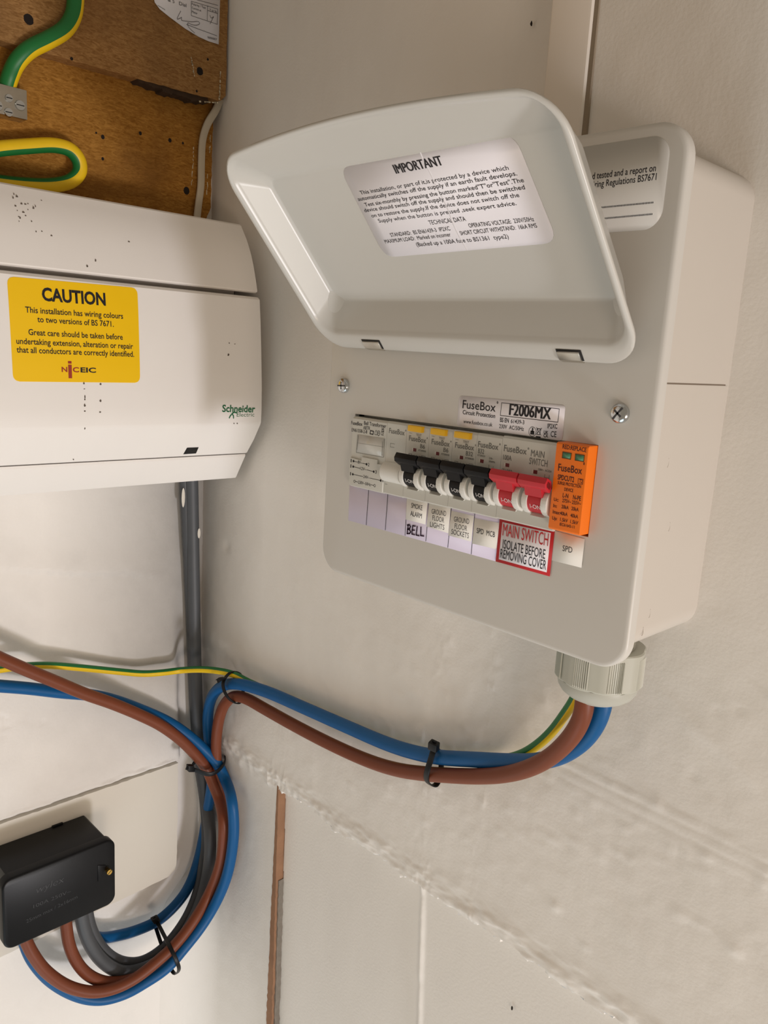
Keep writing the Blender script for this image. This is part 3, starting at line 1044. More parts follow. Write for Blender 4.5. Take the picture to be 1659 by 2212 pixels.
def breaker(name, label, cat, x0, x1, rcbo, rating, group):
    d = dz((x0 + x1) / 2)
    w = x1 - x0
    t = thing(name, label, cat, ((x0 + x1) / 2, -0.052, 0.0465 + d), group)
    bm = bmesh.new()
    shell(bm, x0, x1, d=d)
    link('casing', bm, M['module'], t, 30)
    toggle(t, x0, w, d, M['black'], M['inkwhite'])
    bm = bmesh.new()
    if rcbo:
        fsurf(bm, 'TEST', x0, .0078, .0122, .0628, .0013, d)
        fsurf(bm, 'FuseBox', x0, .0022, .0162, .0594, .0030, d, .012)
        fsurf(bm, '°', x0, .0166, .0174, .0604, .0024, d, .012)
        fsurf(bm, rating, x0, .0118 if len(rating) < 3 else .0106, .0156, .0560, .0024, d, .01)
        fsurf(bm, 'RT20003B', x0, .0105, .0166, .0541, .0010, d, .01)
        fsurf(bm, 'I\u0394n 30mA', x0, .0066, .0118, .0503, .0011, d, .01)
        stroke(bm, [(x0 + .002, FY, .0640 + d), (x0 + .0044, FY, .0638 + d)], .00015, NY)
        for a, b in ((.0028, .0052), (.0134, .0164)):
            stroke(bm, [(x0 + a, FY, .0503 + d), (x0 + b, FY, .0503 + d), (x0 + b, FY, .0517 + d), (x0 + a, FY, .0517 + d), (x0 + a, FY, .0503 + d)], .00022, NY)
        win(t, x0 + .0075, .0534, d)
    else:
        fsurf(bm, 'FuseBox', x0, .0010, .0152, .0617, .0031, d, .012)
        fsurf(bm, '°', x0, .0156, .0165, .0628, .0024, d, .012)
        fsurf(bm, rating, x0, .0014, .0056, .0582, .0026, d, .01)
        fsurf(bm, 'RT20321', x0, .0012, .0066, .0566, .0010, d, .01)
        fsurf(bm, '230~', x0, .0094, .0124, .0560, .0010, d, .01)
        fsurf(bm, '50/60Hz', x0, .0094, .0138, .0543, .0010, d, .01)
        stroke(bm, [(x0 + .0098, FY, .0490 + d), (x0 + .0098, FY, .0528 + d)], .0002, NY)
        stroke(bm, [(x0 + .0128, FY, .0490 + d), (x0 + .0128, FY, .0524 + d)], .0002, NY)
        win(t, x0 + .0046, .0532, d)
    link('casing_print', bm, M['inkgrey'], t, None, False)
    if rcbo:
        bm = bmesh.new()
        box(bm, (x0 + .0026, FY - .0024, .0652 + d), (x0 + .0140, FY + .001, .0688 + d), 0.0005)
        b = link('test_button', bm, M['yellowbtn'], t)
        b['label'] = 'yellow test button'
    return t


gB = 'black toggle breakers in the row'
breaker('circuit_breaker', 'breaker with yellow test button rated B6, above the SMOKE ALARM label', 'circuit breaker', BX[2], BX[3], True, 'B6', gB)
breaker('circuit_breaker', 'breaker with yellow test button rated B6, above the GROUND FLOOR LIGHTS label', 'circuit breaker', BX[3], BX[4], True, 'B6', gB)
breaker('circuit_breaker', 'breaker with yellow test button rated B32, above the GROUND FLOOR SOCKETS label', 'circuit breaker', BX[4], BX[5], True, 'B32', gB)
breaker('circuit_breaker', 'plain breaker without yellow button rated B32, above the SPD MCB label', 'circuit breaker', BX[5], BX[6], False, 'B32', gB)

# two-pole main switch
x0, x1 = BX[6], BX[8]
t = thing('main_switch', 'grey 100A main switch with two red toggles beside the orange module', 'switch', ((x0 + x1) / 2, -0.052, 0.047))
bm = bmesh.new()
d = dz(.142)
shell(bm, x0, x1, 0.0240, 0.0695, d)
link('casing', bm, M['module'], t, 30)
for a, b, hol in ((BX[6], BX[7], False), (BX[7], BX[8], True)):
    toggle(t, a, b - a, d, M['red'], M['inkwhite'], hol)
bm = bmesh.new()
fsurf(bm, 'FuseBox', x0, .0014, .0164, .0614, .0033, d, .012)
fsurf(bm, '°', x0, .0168, .0178, .0626, .0024, d, .012)
fsurf(bm, '100A', x0, .0014, .0070, .0568, .0026, d, .008)
fsurf(bm, 'IT1002', x0, .0012, .0082, .0497, .0022, d)
fsurf(bm, 'MAIN', x0, .0192, .0276, .0610, .0034, d, .006)
fsurf(bm, 'SWITCH', x0, .0186, .0300, .0568, .0034, d, .006)
fsurf(bm, '230V~  AC22A', x0, .0246, .0330, .0543, .0011, d, .01)
for k, xx in enumerate((.0290, .0318)):
    stroke(bm, [(x0 + xx, FY, .0528 + d), (x0 + xx, FY, .0500 + d), (x0 + xx + .0006, FY, .0480 + d)], .0002, NY)
stroke(bm, [(x0 + .0290, FY, .0512 + d), (x0 + .0318, FY, .0512 + d)], .0002, NY)
link('casing_print', bm, M['inkgrey'], t, None, False)
win(t, x0 + .0046, .0532, d)
win(t, x0 + .0230, .0522, d)

# blank filler module
x0, x1 = BX[1], BX[2]
d = dz(.043)
t = thing('blanking_module', 'plain grey blanking module with smooth white nose beside the bell transformer', 'blank module', ((x0 + x1) / 2, -0.052, 0.0465))
bm = bmesh.new()
shell(bm, x0, x1, d=d)
link('casing', bm, M['module'], t, 30)
bm = bmesh.new()
half_drum(bm, x0 + .0004, x1 - .0004, d, 0.0064, FY + .0014, .0382)
link('nose', bm, M['earwhite'], t, 40)
bm = bmesh.new()
fsurf(bm, 'FuseBox', x0, .0018, .0152, .0621, .0030, d, .01)
fsurf(bm, '°', x0, .0156, .0165, .0630, .0024, d, .012)
stroke(bm, [(x0 + .0072, FY, .0537 + d), (x0 + .0036, FY, .0537 + d), (x0 + .0036, FY, .0559 + d), (x0 + .0074, FY, .0559 + d)], .00018, NY)
stroke(bm, [(x0 + .0010, FY, .0302 + d), (x0 + .0030, FY, .0302 + d)], .0002, NY)
link('casing_print', bm, M['inkgrey'], t, None, False)

# bell transformer, two modules wide
x0, x1 = BX[0], BX[1]
d = dz(.018)
t = thing('bell_transformer', 'double width grey bell transformer at the left end of the module row', 'transformer', ((x0 + x1) / 2, -0.052, 0.0465))
bm = bmesh.new()
shell(bm, x0, x1, d=d)
link('casing', bm, M['module'], t, 30)
bm = bmesh.new()
prism(bm, [(x0 + .0002, .0248), (x1 - .0002, .0248), (x1 - .0002, .0425), (x1 - .0060, .0420), (x1 - .0060, .0446), (x0 + .0112, .0446), (x0 + .0112, .0422), (x0 + .0002, .0428)],
      lambda x, z: (x, FY + .0005, z + d), lambda x, z: (x, FY - .0012, z + d), .0003)
link('terminal_cover', bm, M['module'], t, 30)
hd = [(.0082,-.0796,.0573),(.0327,-.0796,.0577),(.0329,-.0796,.0461),(.0077,-.0796,.0458)]
bm = bmesh.new()
patch(bm, hd, NY, 0.0003, 0.0)
wh = link('label_holder', bm, M['windowclear'], t, None)
bm = bmesh.new()
stroke(bm, [hd[1], hd[2], hd[3], hd[0]], .0003, NY, .00042)
a_, b_ = Vector(hd[0]) * .55 + Vector(hd[3]) * .45, Vector(hd[1]) * .55 + Vector(hd[2]) * .45
stroke(bm, [a_, b_], .00016, NY, .00042)
stroke(bm, [Vector(hd[1]) + Vector((-.0012, 0, -.002)), Vector(hd[2]) + Vector((-.0012, 0, .001))], .0007, NY, .00042)
stroke(bm, [Vector(hd[0]) + Vector((.0006, 0, -.0005)), Vector(hd[3]) + Vector((.0004, 0, .002))], .0005, NY, .00042)
link('holder_outline', bm, mat('shaded_slot', lin(146, 145, 138), .6), wh, None, False)
bm = bmesh.new()
for body, b, cap, bold in [('FuseBox', [(.0012,-.0796,.0632),(.0119,-.0796,.0633)], .0022, .012), ('Bell Transformer', [(.0133,-.0796,.0643),(.0335,-.0796,.0643)], .0023, .004),
                           ('ABTR', [(.0128,-.0796,.0614),(.0191,-.0796,.0614)], .0022, 0), ('EN61558-2-8', [(.0019,-.0796,.0588),(.0166,-.0796,.059)], .0021, .004),
                           ('CE', [(.0291,-.0796,.0596),(.0316,-.0796,.0595)], .0023, .0), ('UK', [(.0296,-.0796,.0629),(.0319,-.0796,.0629)], .0011, .02), ('CA', [(.0296,-.0796,.0617),(.0319,-.0796,.0617)], .0011, .02)]:
    write(bm, body, b[0], b[1], cap, NY, bold)
q = [(.0196,-.0796,.0612),(.0224,-.0796,.0611),(.0221,-.0796,.0591),(.0194,-.0796,.0592)]
stroke(bm, q + q[:1], .0006, NY)
q = (.0247,-.0796,.0604)
stroke(bm, [(q[0] - .0010, FY, q[2] - .0012), (q[0] - .0008, FY, q[2] + .0006), (q[0], FY, q[2] + .0016), (q[0] + .0008, FY, q[2] + .0006), (q[0] + .0010, FY, q[2] - .0012), (q[0] - .0010, FY, q[2] - .0012)], .00025, NY)
q = (.0271,-.0796,.0604)
stroke(bm, [(q[0] - .0008, FY, q[2] + .0014), (q[0] + .0008, FY, q[2] + .0014), (q[0] + .0008, FY, q[2] - .0010), (q[0], FY, q[2] - .0016), (q[0] - .0008, FY, q[2] - .0010), (q[0] - .0008, FY, q[2] + .0014)], .0003, NY)
stroke(bm, [(q[0] - .0008, FY, q[2] + .0002), (q[0] + .0008, FY, q[2] + .0002)], .0003, NY)
TY = FY - .0012


def dot(bm, p, r, ring=False):
    P = [(p[0] + r * math.cos(k * .524), TY, p[2] + r * math.sin(k * .524)) for k in range(12)]
    if ring:
        stroke(bm, P + P[:1], .00025, NY, .00012)
    else:
        bm.faces.new([bm.verts.new(Vector(v) + Vector((0, -.00012, 0))) for v in P])


for a, bdy, e, last in (((0.0030, .0408), '8V~', (.0155, .0405), '2'), ((0.0030, .0372), '12V~', (.0225, .0368), '3'), ((0.0030, .0322), '24V~', (.0292, .0322), '4')):
    X0 = 0.0035
    A = Vector((X0 + a[0], TY, a[1] + d)); B = Vector((X0 + e[0], TY, e[1] + d))
    dot(bm, A, .0008); dot(bm, B, .0008)
    m_ = (A + B) / 2
    wd = .0058 if len(bdy) > 3 else .0042
    stroke(bm, [A, m_ - Vector((wd / 2 + .0004, 0, 0))], .0003, NY)
    stroke(bm, [m_ + Vector((wd / 2 + .0004, 0, 0)), B], .0003, NY)
    write(bm, bdy, m_ - Vector((wd / 2, 0, .0008)), m_ + Vector((wd / 2, 0, -.0008)), .0019, NY)
    write(bm, '1', A + Vector((-.0026, 0, -.001)), A + Vector((-.0019, 0, -.001)), .0021, NY)
    write(bm, last, B + Vector((.0013, 0, -.001)), B + Vector((.0026, 0, -.001)), .0021, NY)
A, B = Vector((.0085, TY, .0279 + d)), Vector((.0275, TY, .0281 + d))
dot(bm, A, .0008, True); dot(bm, B, .0008, True)
write(bm, '230V~50Hz', A + Vector((.0036, 0, -.0009)), B + Vector((-.0036, 0, -.0009)), .0019, NY)
stroke(bm, [A + Vector((.0008, 0, 0)), A + Vector((.0034, 0, 0))], .0003, NY)
stroke(bm, [B - Vector((.0034, 0, 0)), B - Vector((.0008, 0, 0))], .0003, NY)
link('casing_print', bm, M['ink'], t, None, False)

# surge protection module
t = thing('surge_protector', 'bright orange surge protection module at the right end of the module row', 'surge protector', (.170, -.052, .049))
d = dz(.17)
SY = -.0846
bm = bmesh.new()
prism(bm, [(-.052, .022), (-.052, .074), (-.0700, .074), (-.0700, .0707), (SY + .0008, .0707), (SY, .0699), (SY, .0268), (SY + .0008, .0260), (-.0700, .0260), (-.0700, .022)],
      lambda y, z: (.1611, y, z + d), lambda y, z: (.1797, y, z + d), 0.0005)
link('casing', bm, M['orange'], t, 30)
for b in ([(.1654,-.0846,.0671),(.1704,-.0846,.067),(.1702,-.0846,.064),(.1654,-.0846,.0641)], [(.1728,-.0846,.067),(.1778,-.0846,.067),(.1778,-.0846,.0639),(.1729,-.0846,.0639)]):
    bm = bmesh.new()
    patch(bm, b, NY, .00012, .00002)
    wi = link('status_window', bm, M['greenwin'], t, None)
    wi['label'] = 'green status window'
    bm = bmesh.new()
    stroke(bm, list(b) + [b[0]], .00035, NY, .0002)
    link('window_frame', bm, mat('window_shadow', lin(96, 62, 20), .6), wi, None, False)
bm = bmesh.new()
for body, b, cap, bold in [('RED:REPLACE', [(.1649,-.0846,.0687),(.1786,-.0846,.0686)], .0021, .014), ('FuseBox', [(.1636,-.0846,.0574),(.1775,-.0846,.0576)], .0035, .012),
                           ('SPDCUT2', [(.1639,-.0846,.053),(.1735,-.0846,.053)], .0025, .02), ('T2', [(.1765,-.0846,.0532),(.1783,-.0846,.0532)], .0018, .01),
                           ('SURGE PROTECTION', [(.1642,-.0846,.0506),(.1778,-.0846,.0507)], .0016, .012), ('DEVICE', [(.1685,-.0846,.0479),(.1737,-.0846,.048)], .0016, .012),
                           ('L-N    N-PE', [(.1679,-.0846,.0445),(.1785,-.0846,.0445)], .0022, .014),
                           ('Uc:', [(.163,-.0846,.0418),(.1658,-.0846,.0419)], .0017, .012), ('275V~ 255V~', [(.168,-.0846,.042),(.1788,-.0846,.0422)], .0018, .012),
                           ('In:', [(.163,-.0846,.0386),(.1652,-.0846,.0386)], .0017, .012), ('20kA   20kA', [(.1679,-.0846,.0389),(.1779,-.0846,.039)], .0018, .012),
                           ('Imax:40kA   40kA', [(.1631,-.0846,.0354),(.178,-.0846,.0355)], .0018, .012),
                           ('Up:', [(.1631,-.0846,.0322),(.1661,-.0846,.0323)], .0017, .012), ('1.5kV  1.5kV', [(.1679,-.0846,.0323),(.1784,-.0846,.0324)], .0018, .012),
                           ('IEC61643-11', [(.1679,-.0846,.03),(.1766,-.0846,.0301)], .0015, .012), ('°', [(.1777,-.0846,.0603),(.1785,-.0846,.0603)], .003, .02)]:
    write(bm, body, b[0], b[1], cap, NY, bold)
q = [(.1758,-.0846,.0552),(.1786,-.0846,.0552),(.1785,-.0846,.0527),(.1759,-.0846,.0527)]
stroke(bm, q + q[:1], .00022, NY)
link('casing_print', bm, mat('dark_brown_ink', lin(70, 26, 18), .6), t, None, False)

# ------------------------------------------------------------------ cable gland under the unit
GX, GY = 0.1746, -0.041
t = thing('cable_gland', 'large grey ribbed cable gland screwed into the underside of the white unit', 'cable gland', (GX, GY, -0.031))


def ring(r, z, n=48, facet=0.0):
    out = []
    for k in range(n):
        a = 2 * math.pi * k / n
        rr = r * (1 - facet * (1 - abs(math.cos(a * 4))))
        out.append((GX + rr * math.cos(a), GY + rr * math.sin(a), z))
    return out


bm = bmesh.new()
L = []
for k in range(7):
    z = -0.0305 - k * 0.0016
    L += [ring(.0165, z), ring(.0178, z - .0008)]
loft(bm, L, True, True)
link('thread', bm, M['gland'], t, 30)
bm = bmesh.new()
loft(bm, [ring(.0180, -.0395), ring(.0232, -.0395, facet=.03), ring(.0240, -.0402, facet=.05), ring(.0240, -.0415, facet=.05), ring(.0238, -.0600, facet=.05), ring(.0230, -.0610, facet=.05), ring(.0205, -.0612)], True, True)
nut = link('gland_nut', bm, M['gland'], t, 25)
bm = bmesh.new()
for c0 in (-128, -83, -38, -173, 8):
    for k in range(8):
        a = math.radians(c0 + (k - 3.5) * 2.7)
        p = Vector((GX + .0236 * math.cos(a), GY + .0236 * math.sin(a), 0))
        s = Vector((-math.sin(a), math.cos(a), 0)) * .0004
        o_ = Vector((math.cos(a), math.sin(a), 0)) * .0006
        lo, hi = Vector((0, 0, -.0595)), Vector((0, 0, -.0425))
        box_pts = [p - s, p + s, p + o_]
        prism(bm, [(0, 0), (1, 0), (2, 0)], lambda i, j: box_pts[int(i)] + lo, lambda i, j: box_pts[int(i)] + hi)
link('grip_ribs', bm, M['gland'], nut, 20)
bm = bmesh.new()
L = [ring(.0222, -.0610), ring(.0222, -.0620)] + [ring(.0222 * math.cos(a) ** .8, -.0620 - .0115 * math.sin(a)) for a in [math.radians(k) for k in (15, 30, 45, 58)]] + [ring(.0128, -.0722), ring(.0126, -.0690)]
loft(bm, L, True, True)
link('gland_dome', bm, mat('gland_dome_nylon', lin(184, 184, 174), .42, spec=.3), t, 60)


# ------------------------------------------------------------------ cables
def cable(name, label, pts, r, m, stripe=None, ref=None, cat='cable', group=None, rb=None, n=16, power=2.0):
    bm = bmesh.new()
    tube(bm, pts, r, rb, n=n, ref=ref, stripe=stripe, power=power)
    o = link(name, bm, m, None, 60)
    return tag(o, label, cat, group)


RC = 0.0054
A_ = [(-.262,-.2362,-.1347),(-.262,-.2124,-.1518),(-.262,-.1907,-.1674),(-.262,-.1675,-.1836),(-.262,-.1433,-.2006),(-.262,-.1177,-.2168),(-.262,-.0905,-.2359),(-.261,-.0691,-.2525),(-.26,-.0471,-.2748),(-.259,-.032,-.2941),(-.257,-.0202,-.3123),(-.252,-.016,-.3268),(-.245,-.0125,-.3433),(-.2269,-.019,-.3536),(-.226,-.019,-.3772),(-.2309,-.019,-.4077),(-.238,-.0263,-.4406),(-.236,-.0433,-.4598),(-.236,-.0644,-.4774),(-.238,-.0849,-.4887),(-.24,-.1053,-.4963),(-.243,-.1246,-.4986),(-.246,-.1447,-.4936),(-.25,-.1664,-.4783),(-.253,-.185,-.4543),(-.255,-.1948,-.4341),(-.257,-.2004,-.4174),(-.258,-.2036,-.4006),(-.258,-.2058,-.3812)]
B_ = [(-.274,-.2339,-.1729),(-.274,-.2092,-.1809),(-.274,-.1868,-.1887),(-.274,-.1568,-.2005),(-.274,-.133,-.209),(-.273,-.1124,-.2187),(-.271,-.0859,-.235),(-.268,-.0578,-.2548),(-.264,-.0371,-.2741),(-.26,-.0203,-.2938),(-.253,-.0109,-.3076),(-.243,-.0066,-.3235),(-.2162,-.017,-.3281),(-.2126,-.016,-.3543),(-.214,-.016,-.3809),(-.2203,-.018,-.4165),(-.2278,-.025,-.4459),(-.231,-.0393,-.4678),(-.232,-.0579,-.4836),(-.235,-.075,-.4984),(-.24,-.0956,-.507),(-.246,-.1138,-.5131),(-.251,-.1353,-.5107),(-.257,-.155,-.4998),(-.264,-.1769,-.476),(-.269,-.1903,-.4514),(-.272,-.1957,-.4341),(-.274,-.1992,-.4126),(-.274,-.2011,-.3953)]
C_ = [(.1705,-.048,-.0535),(.1721,-.049,-.0636),(.1732,-.05,-.0704),(.1724,-.049,-.0806),(.168,-.047,-.0927),(.1585,-.043,-.1078),(.1455,-.038,-.1234),(.1292,-.033,-.1385),(.1085,-.027,-.1537),(.0818,-.021,-.169),(.0538,-.018,-.1818),(.0293,-.016,-.192),(.0025,-.015,-.2012),(-.0291,-.014,-.2083),(-.0746,-.0135,-.2134),(-.1251,-.013,-.2165),(-.1734,-.013,-.2177),(-.2002,-.014,-.2177),(-.2179,-.015,-.2215),(-.2334,-.015,-.2344),(-.2457,-.0135,-.2546),(-.253,-.012,-.2829),(-.2544,-.01,-.3095),(-.2507,-.0085,-.3341),(-.243,-.008,-.3565),(-.239,-.0082,-.3858),(-.2418,-.01,-.4209),(-.2474,-.018,-.4526),(-.25,-.0335,-.4764),(-.249,-.0552,-.4926),(-.25,-.0773,-.5039),(-.252,-.1011,-.5078),(-.254,-.1277,-.4982),(-.256,-.1449,-.4822),(-.258,-.1558,-.4625),(-.259,-.162,-.4407),(-.26,-.1638,-.4205),(-.26,-.1647,-.4)]
D_ = [(.1745,-.036,-.0551),(.1758,-.036,-.0657),(.1767,-.036,-.0751),(.1742,-.035,-.0879),(.166,-.033,-.1039),(.1531,-.031,-.1188),(.1329,-.026,-.134),(.1063,-.02,-.1478),(.0776,-.017,-.1598),(.0361,-.015,-.1757),(-.0049,-.014,-.1851),(-.0593,-.013,-.1909),(-.1199,-.013,-.1958),(-.1716,-.015,-.1992),(-.2117,-.018,-.2058),(-.2367,-.018,-.2175),(-.2582,-.015,-.2382),(-.2691,-.012,-.2631),(-.2698,-.01,-.2863),(-.2646,-.009,-.3091),(-.2646,-.0085,-.3352),(-.2738,-.007,-.3707),(-.281,-.007,-.4051),(-.2888,-.009,-.4398),(-.286,-.0194,-.4592),(-.288,-.0308,-.4756),(-.29,-.0519,-.4887),(-.289,-.0771,-.488),(-.287,-.1032,-.4808),(-.284,-.1237,-.4699),(-.281,-.136,-.4509),(-.279,-.1403,-.4329),(-.278,-.1432,-.416)]
E_ = [(-.288,-.0254,.0211),(-.288,-.0241,.0034),(-.289,-.0221,-.0238),(-.29,-.0189,-.0982),(-.29,-.0163,-.1707),(-.29,-.013,-.2463),(-.288,-.0099,-.3083),(-.283,-.0074,-.3439),(-.277,-.0062,-.3683),(-.2618,-.012,-.3852),(-.2585,-.013,-.4098),(-.268,-.0108,-.4486),(-.266,-.0211,-.4757),(-.262,-.0391,-.4951),(-.26,-.0635,-.5093),(-.26,-.0891,-.5093),(-.261,-.1092,-.5019),(-.262,-.1262,-.4834),(-.262,-.1384,-.4605),(-.262,-.1457,-.4378),(-.262,-.149,-.4185),(-.262,-.1509,-.4005)]
E2 = [(-.294,-.0308,.0206),(-.294,-.028,-.0062),(-.294,-.0255,-.0426),(-.294,-.023,-.0798),(-.295,-.0192,-.1279),(-.295,-.0157,-.1871),(-.296,-.0114,-.2592),(-.294,-.0072,-.3223),(-.2815,-.0075,-.3592),(-.2759,-.0075,-.3942),(-.281,-.006,-.4302),(-.279,-.0156,-.4692),(-.275,-.0327,-.492),(-.271,-.058,-.5068),(-.27,-.0819,-.5097),(-.27,-.1028,-.4998),(-.27,-.1195,-.4813),(-.271,-.1306,-.4597),(-.272,-.1363,-.4392),(-.272,-.1388,-.4196)]
F_ = [(.1624,-.036,-.0591),(.1602,-.034,-.0717),(.1553,-.031,-.0835),(.1466,-.026,-.0982),(.1364,-.021,-.1141),(.1248,-.017,-.1289),(.1093,-.012,-.1442),(.0895,-.007,-.1576),(.0605,-.0055,-.1699),(.0256,-.0055,-.1818),(-.0183,-.0055,-.1906),(-.0734,-.0055,-.1953),(-.1292,-.0055,-.1992),(-.1767,-.006,-.2034),(-.2029,-.01,-.2029),(-.2189,-.016,-.1994),(-.2375,-.022,-.2005),(-.2578,-.03,-.204),(-.277,-.039,-.2093),(-.279,-.058,-.2077),(-.281,-.0764,-.2049),(-.282,-.0993,-.1977),(-.281,-.1351,-.1851),(-.279,-.1688,-.1738),(-.278,-.1924,-.1691),(-.277,-.2077,-.1675),(-.276,-.233,-.1658)]
# the runs carry on past the photograph's left edge
A_ = [(-.262, -.62, A_[0][2] + .035), (-.262, -.36, A_[0][2] + .030)] + A_
B_ = [(-.276, -.62, B_[0][2] + .010), (-.276, -.36, B_[0][2] + .008)] + B_
F_ = F_ + [(-.277, -.36, F_[-1][2] - .004), (-.277, -.62, F_[-1][2])]

cable('power_cable', 'brown cable from the left edge, outermost brown loop entering the black box', A_, RC, M['brown'])
cable('power_cable', 'blue cable from the left edge, running round the outside of the coil', B_, RC, M['blue'])
cable('power_cable', 'brown cable leaving the grey gland, drooping along the right wall to the corner', C_, RC, M['brown'])
cable('power_cable', 'blue cable leaving the grey gland, running above the brown one to the corner', D_, RC, M['blue'])
o = cable('supply_cable', 'thick dark grey cable down the corner below the old white unit', E_, .0062, M['grey'])
o = cable('supply_cable', 'thinner grey cable tucked behind the thick grey one in the corner', E2, .0050, M['grey'])
cable('earth_cable', 'thin yellow and green earth cable crossing the corner to the grey gland', F_, .0032, [M['cyellow'], M['cgreen']], stripe=(42, 160), ref=(0.7, -0.7, 0))
G1 = [(-.269,-.1376,.3759),(-.269,-.1386,.3599),(-.269,-.1406,.3459),(-.269,-.1475,.3337),(-.27,-.1602,.323),(-.271,-.174,.3127),(-.275,-.1814,.303),(-.281,-.1842,.294),(-.284,-.186,.2854),(-.2845,-.187,.2808)]
G1 = [(-.268, G1[0][1] + .006, .58)] + G1
cable('earth_cable', 'thick green and yellow earth cable curving down into the metal terminal block', G1, .0062, [M['cgreen'], M['cyellow']], stripe=(230, 340), ref=(1, 0, 0), n=24)
G2 = [(-.276,-.2176,.2335),(-.276,-.1949,.2409),(-.276,-.1745,.2466),(-.276,-.154,.2514),(-.276,-.1417,.2505),(-.277,-.1347,.2445),(-.278,-.1336,.2364),(-.279,-.1397,.2285),(-.281,-.1526,.223),(-.282,-.173,.2195),(-.283,-.1932,.2181),(-.283,-.216,.2174)]
G2 = [(-.276, -.40, G2[0][2] - .006)] + G2 + [(-.283, -.40, G2[-1][2] - .006)]
cable('earth_cable', 'yellow and green earth cable bent into a hairpin above the old white unit', G2, .0056, [M['cyellow'], M['cgreen']], stripe=(30, 155), ref=(1, 0, 0), n=24)
H_ = [(-.287,.0009,.3232),(-.287,-.0037,.3128),(-.2875,-.0113,.3004),(-.288,-.0159,.2864),(-.288,-.017,.2667),(-.288,-.0171,.247),(-.288,-.0193,.2308),(-.288,-.0209,.2166),(-.288,-.0217,.2065)]
bm = bmesh.new()
tube(bm, H_, .0016, .0034, n=16, ref=(1, 0, 0), power=3)
tag(link('flat_cable', bm, M['flatwhite'], None, 60), 'flat off-white cable tacked down the right edge of the lower brown board', 'cable')

# paint splashes left on the grey cables
bm = bmesh.new()
for c0, rx, rz in (((-.2835,-.0165,-.0747), .0016, .0050), ((-.2885,-.0313,-.0389), .0018, .0095)):
    pts = [Vector(c0) + Vector((0, rx * math.cos(a), rz * math.sin(a))) for a in [k * .4488 for k in range(14)]]
    bm = bmesh.new()
    patch(bm, pts, (0.8, -0.6, 0), .0003, 0)
    link('paint_splash', bm, M['woodpaint'], o)


# ------------------------------------------------------------------ cable ties
def tie(label, loop, head, tail, w=.0022):
    t = thing('cable_tie', label, 'cable tie', tuple(head), 'black cable ties')
    bm = bmesh.new()
    c = sum((Vector(p) for p in loop), Vector()) / len(loop)
    P = smooth_path(loop, 6, True)
    ax = Vector((0, 0, 0))
    for i in range(len(P)):
        ax += (P[i - 1] - c).cross(P[i] - c)
    ax.normalize()
    tube(bm, P, w, .0006, n=12, ref=ax, closed=True, raw=True, power=4)
    link('strap', bm, M['tie'], t, 40)
    bm = bmesh.new()
    hx = (Vector(tail) - Vector(head)).normalized()
    sx = ax
    ny = hx.cross(sx).normalized()
    t2 = bmesh.new()
    box(t2, (-.0034, -.0036, -.0026), (.0034, .0036, .0026), .0009)
    t2.transform(Matrix(((hx.x, sx.x, ny.x, head[0]), (hx.y, sx.y, ny.y, head[1]), (hx.z, sx.z, ny.z, head[2]), (0, 0, 0, 1))))
    merge(bm, t2)
    link('buckle', bm, M['tie'], t, 40)
    bm = bmesh.new()
    tube(bm, [Vector(head), Vector(head) * .4 + Vector(tail) * .6, Vector(tail)], w * .8, .0006, n=8, ref=ax, power=4)
    link('tail', bm, M['tie'], t, 40)


tie('black cable tie bunching the blue, brown and earth cables at the top of the corner',
    [(-.22,-.027,-.2041),(-.2173,-.027,-.2134),(-.2137,-.023,-.2216),(-.2136,-.013,-.228),(-.2179,-.006,-.223),(-.2206,-.004,-.2115),(-.2206,-.008,-.201),(-.2199,-.018,-.1965)], (-.2186,-.03,-.2001), (-.2233,-.031,-.2042))
tie('black cable tie holding the drooping blue and brown cables against the right wall',
    [(.043,-.023,-.1659),(.042,-.024,-.1732),(.0402,-.025,-.183),(.0362,-.019,-.1949),(.0367,-.01,-.2005),(.0368,-.0055,-.1919),(.036,-.006,-.1791),(.0374,-.012,-.1696)], (.0457,-.026,-.1599), (.0466,-.027,-.1553))
tie('black cable tie round the cables in the corner, buckle sticking out to the left',
    [(-.255,-.0379,-.3054),(-.249,-.0326,-.3081),(-.244,-.0251,-.3114),(-.243,-.0161,-.3105),(-.248,-.0043,-.3066),(-.262,.0025,-.3056),(-.276,-.0019,-.3069),(-.276,-.0172,-.3102)], (-.254,-.0405,-.3036), (-.254,-.0452,-.302))
tie('slack black cable tie at the bottom of the coil near the black box',
    [(-.28,-.0621,-.4802),(-.262,-.0647,-.4819),(-.234,-.0732,-.4742),(-.224,-.0712,-.4849),(-.226,-.0668,-.4991),(-.246,-.0619,-.5194),(-.262,-.0625,-.5068),(-.282,-.0589,-.4995),(-.293,-.0572,-.4928)], (-.279,-.0638,-.4767), (-.279,-.0658,-.4729), .0019)

# ------------------------------------------------------------------ old consumer unit on the left wall
PZ = [-.012, .0094, .0126, .0257, .0412, .0555, .0876, .127, .1472, .1495, .1542, .1678, .1846, .198, .208, .2114]
PX = [-.235, -.221, -.2189, -.2086, -.1988, -.1981, -.1997, -.2031, -.2055, -.2085, -.2092, -.2133, -.2197, -.2273, -.2348, -.2385]
YE, YL = -0.0078, -0.345


def onface(p):
    p = Vector(p)
    x = float(np.interp(p.z, PZ, PX))
    return Vector((x + (p.x + 0.2), p.y, p.z))


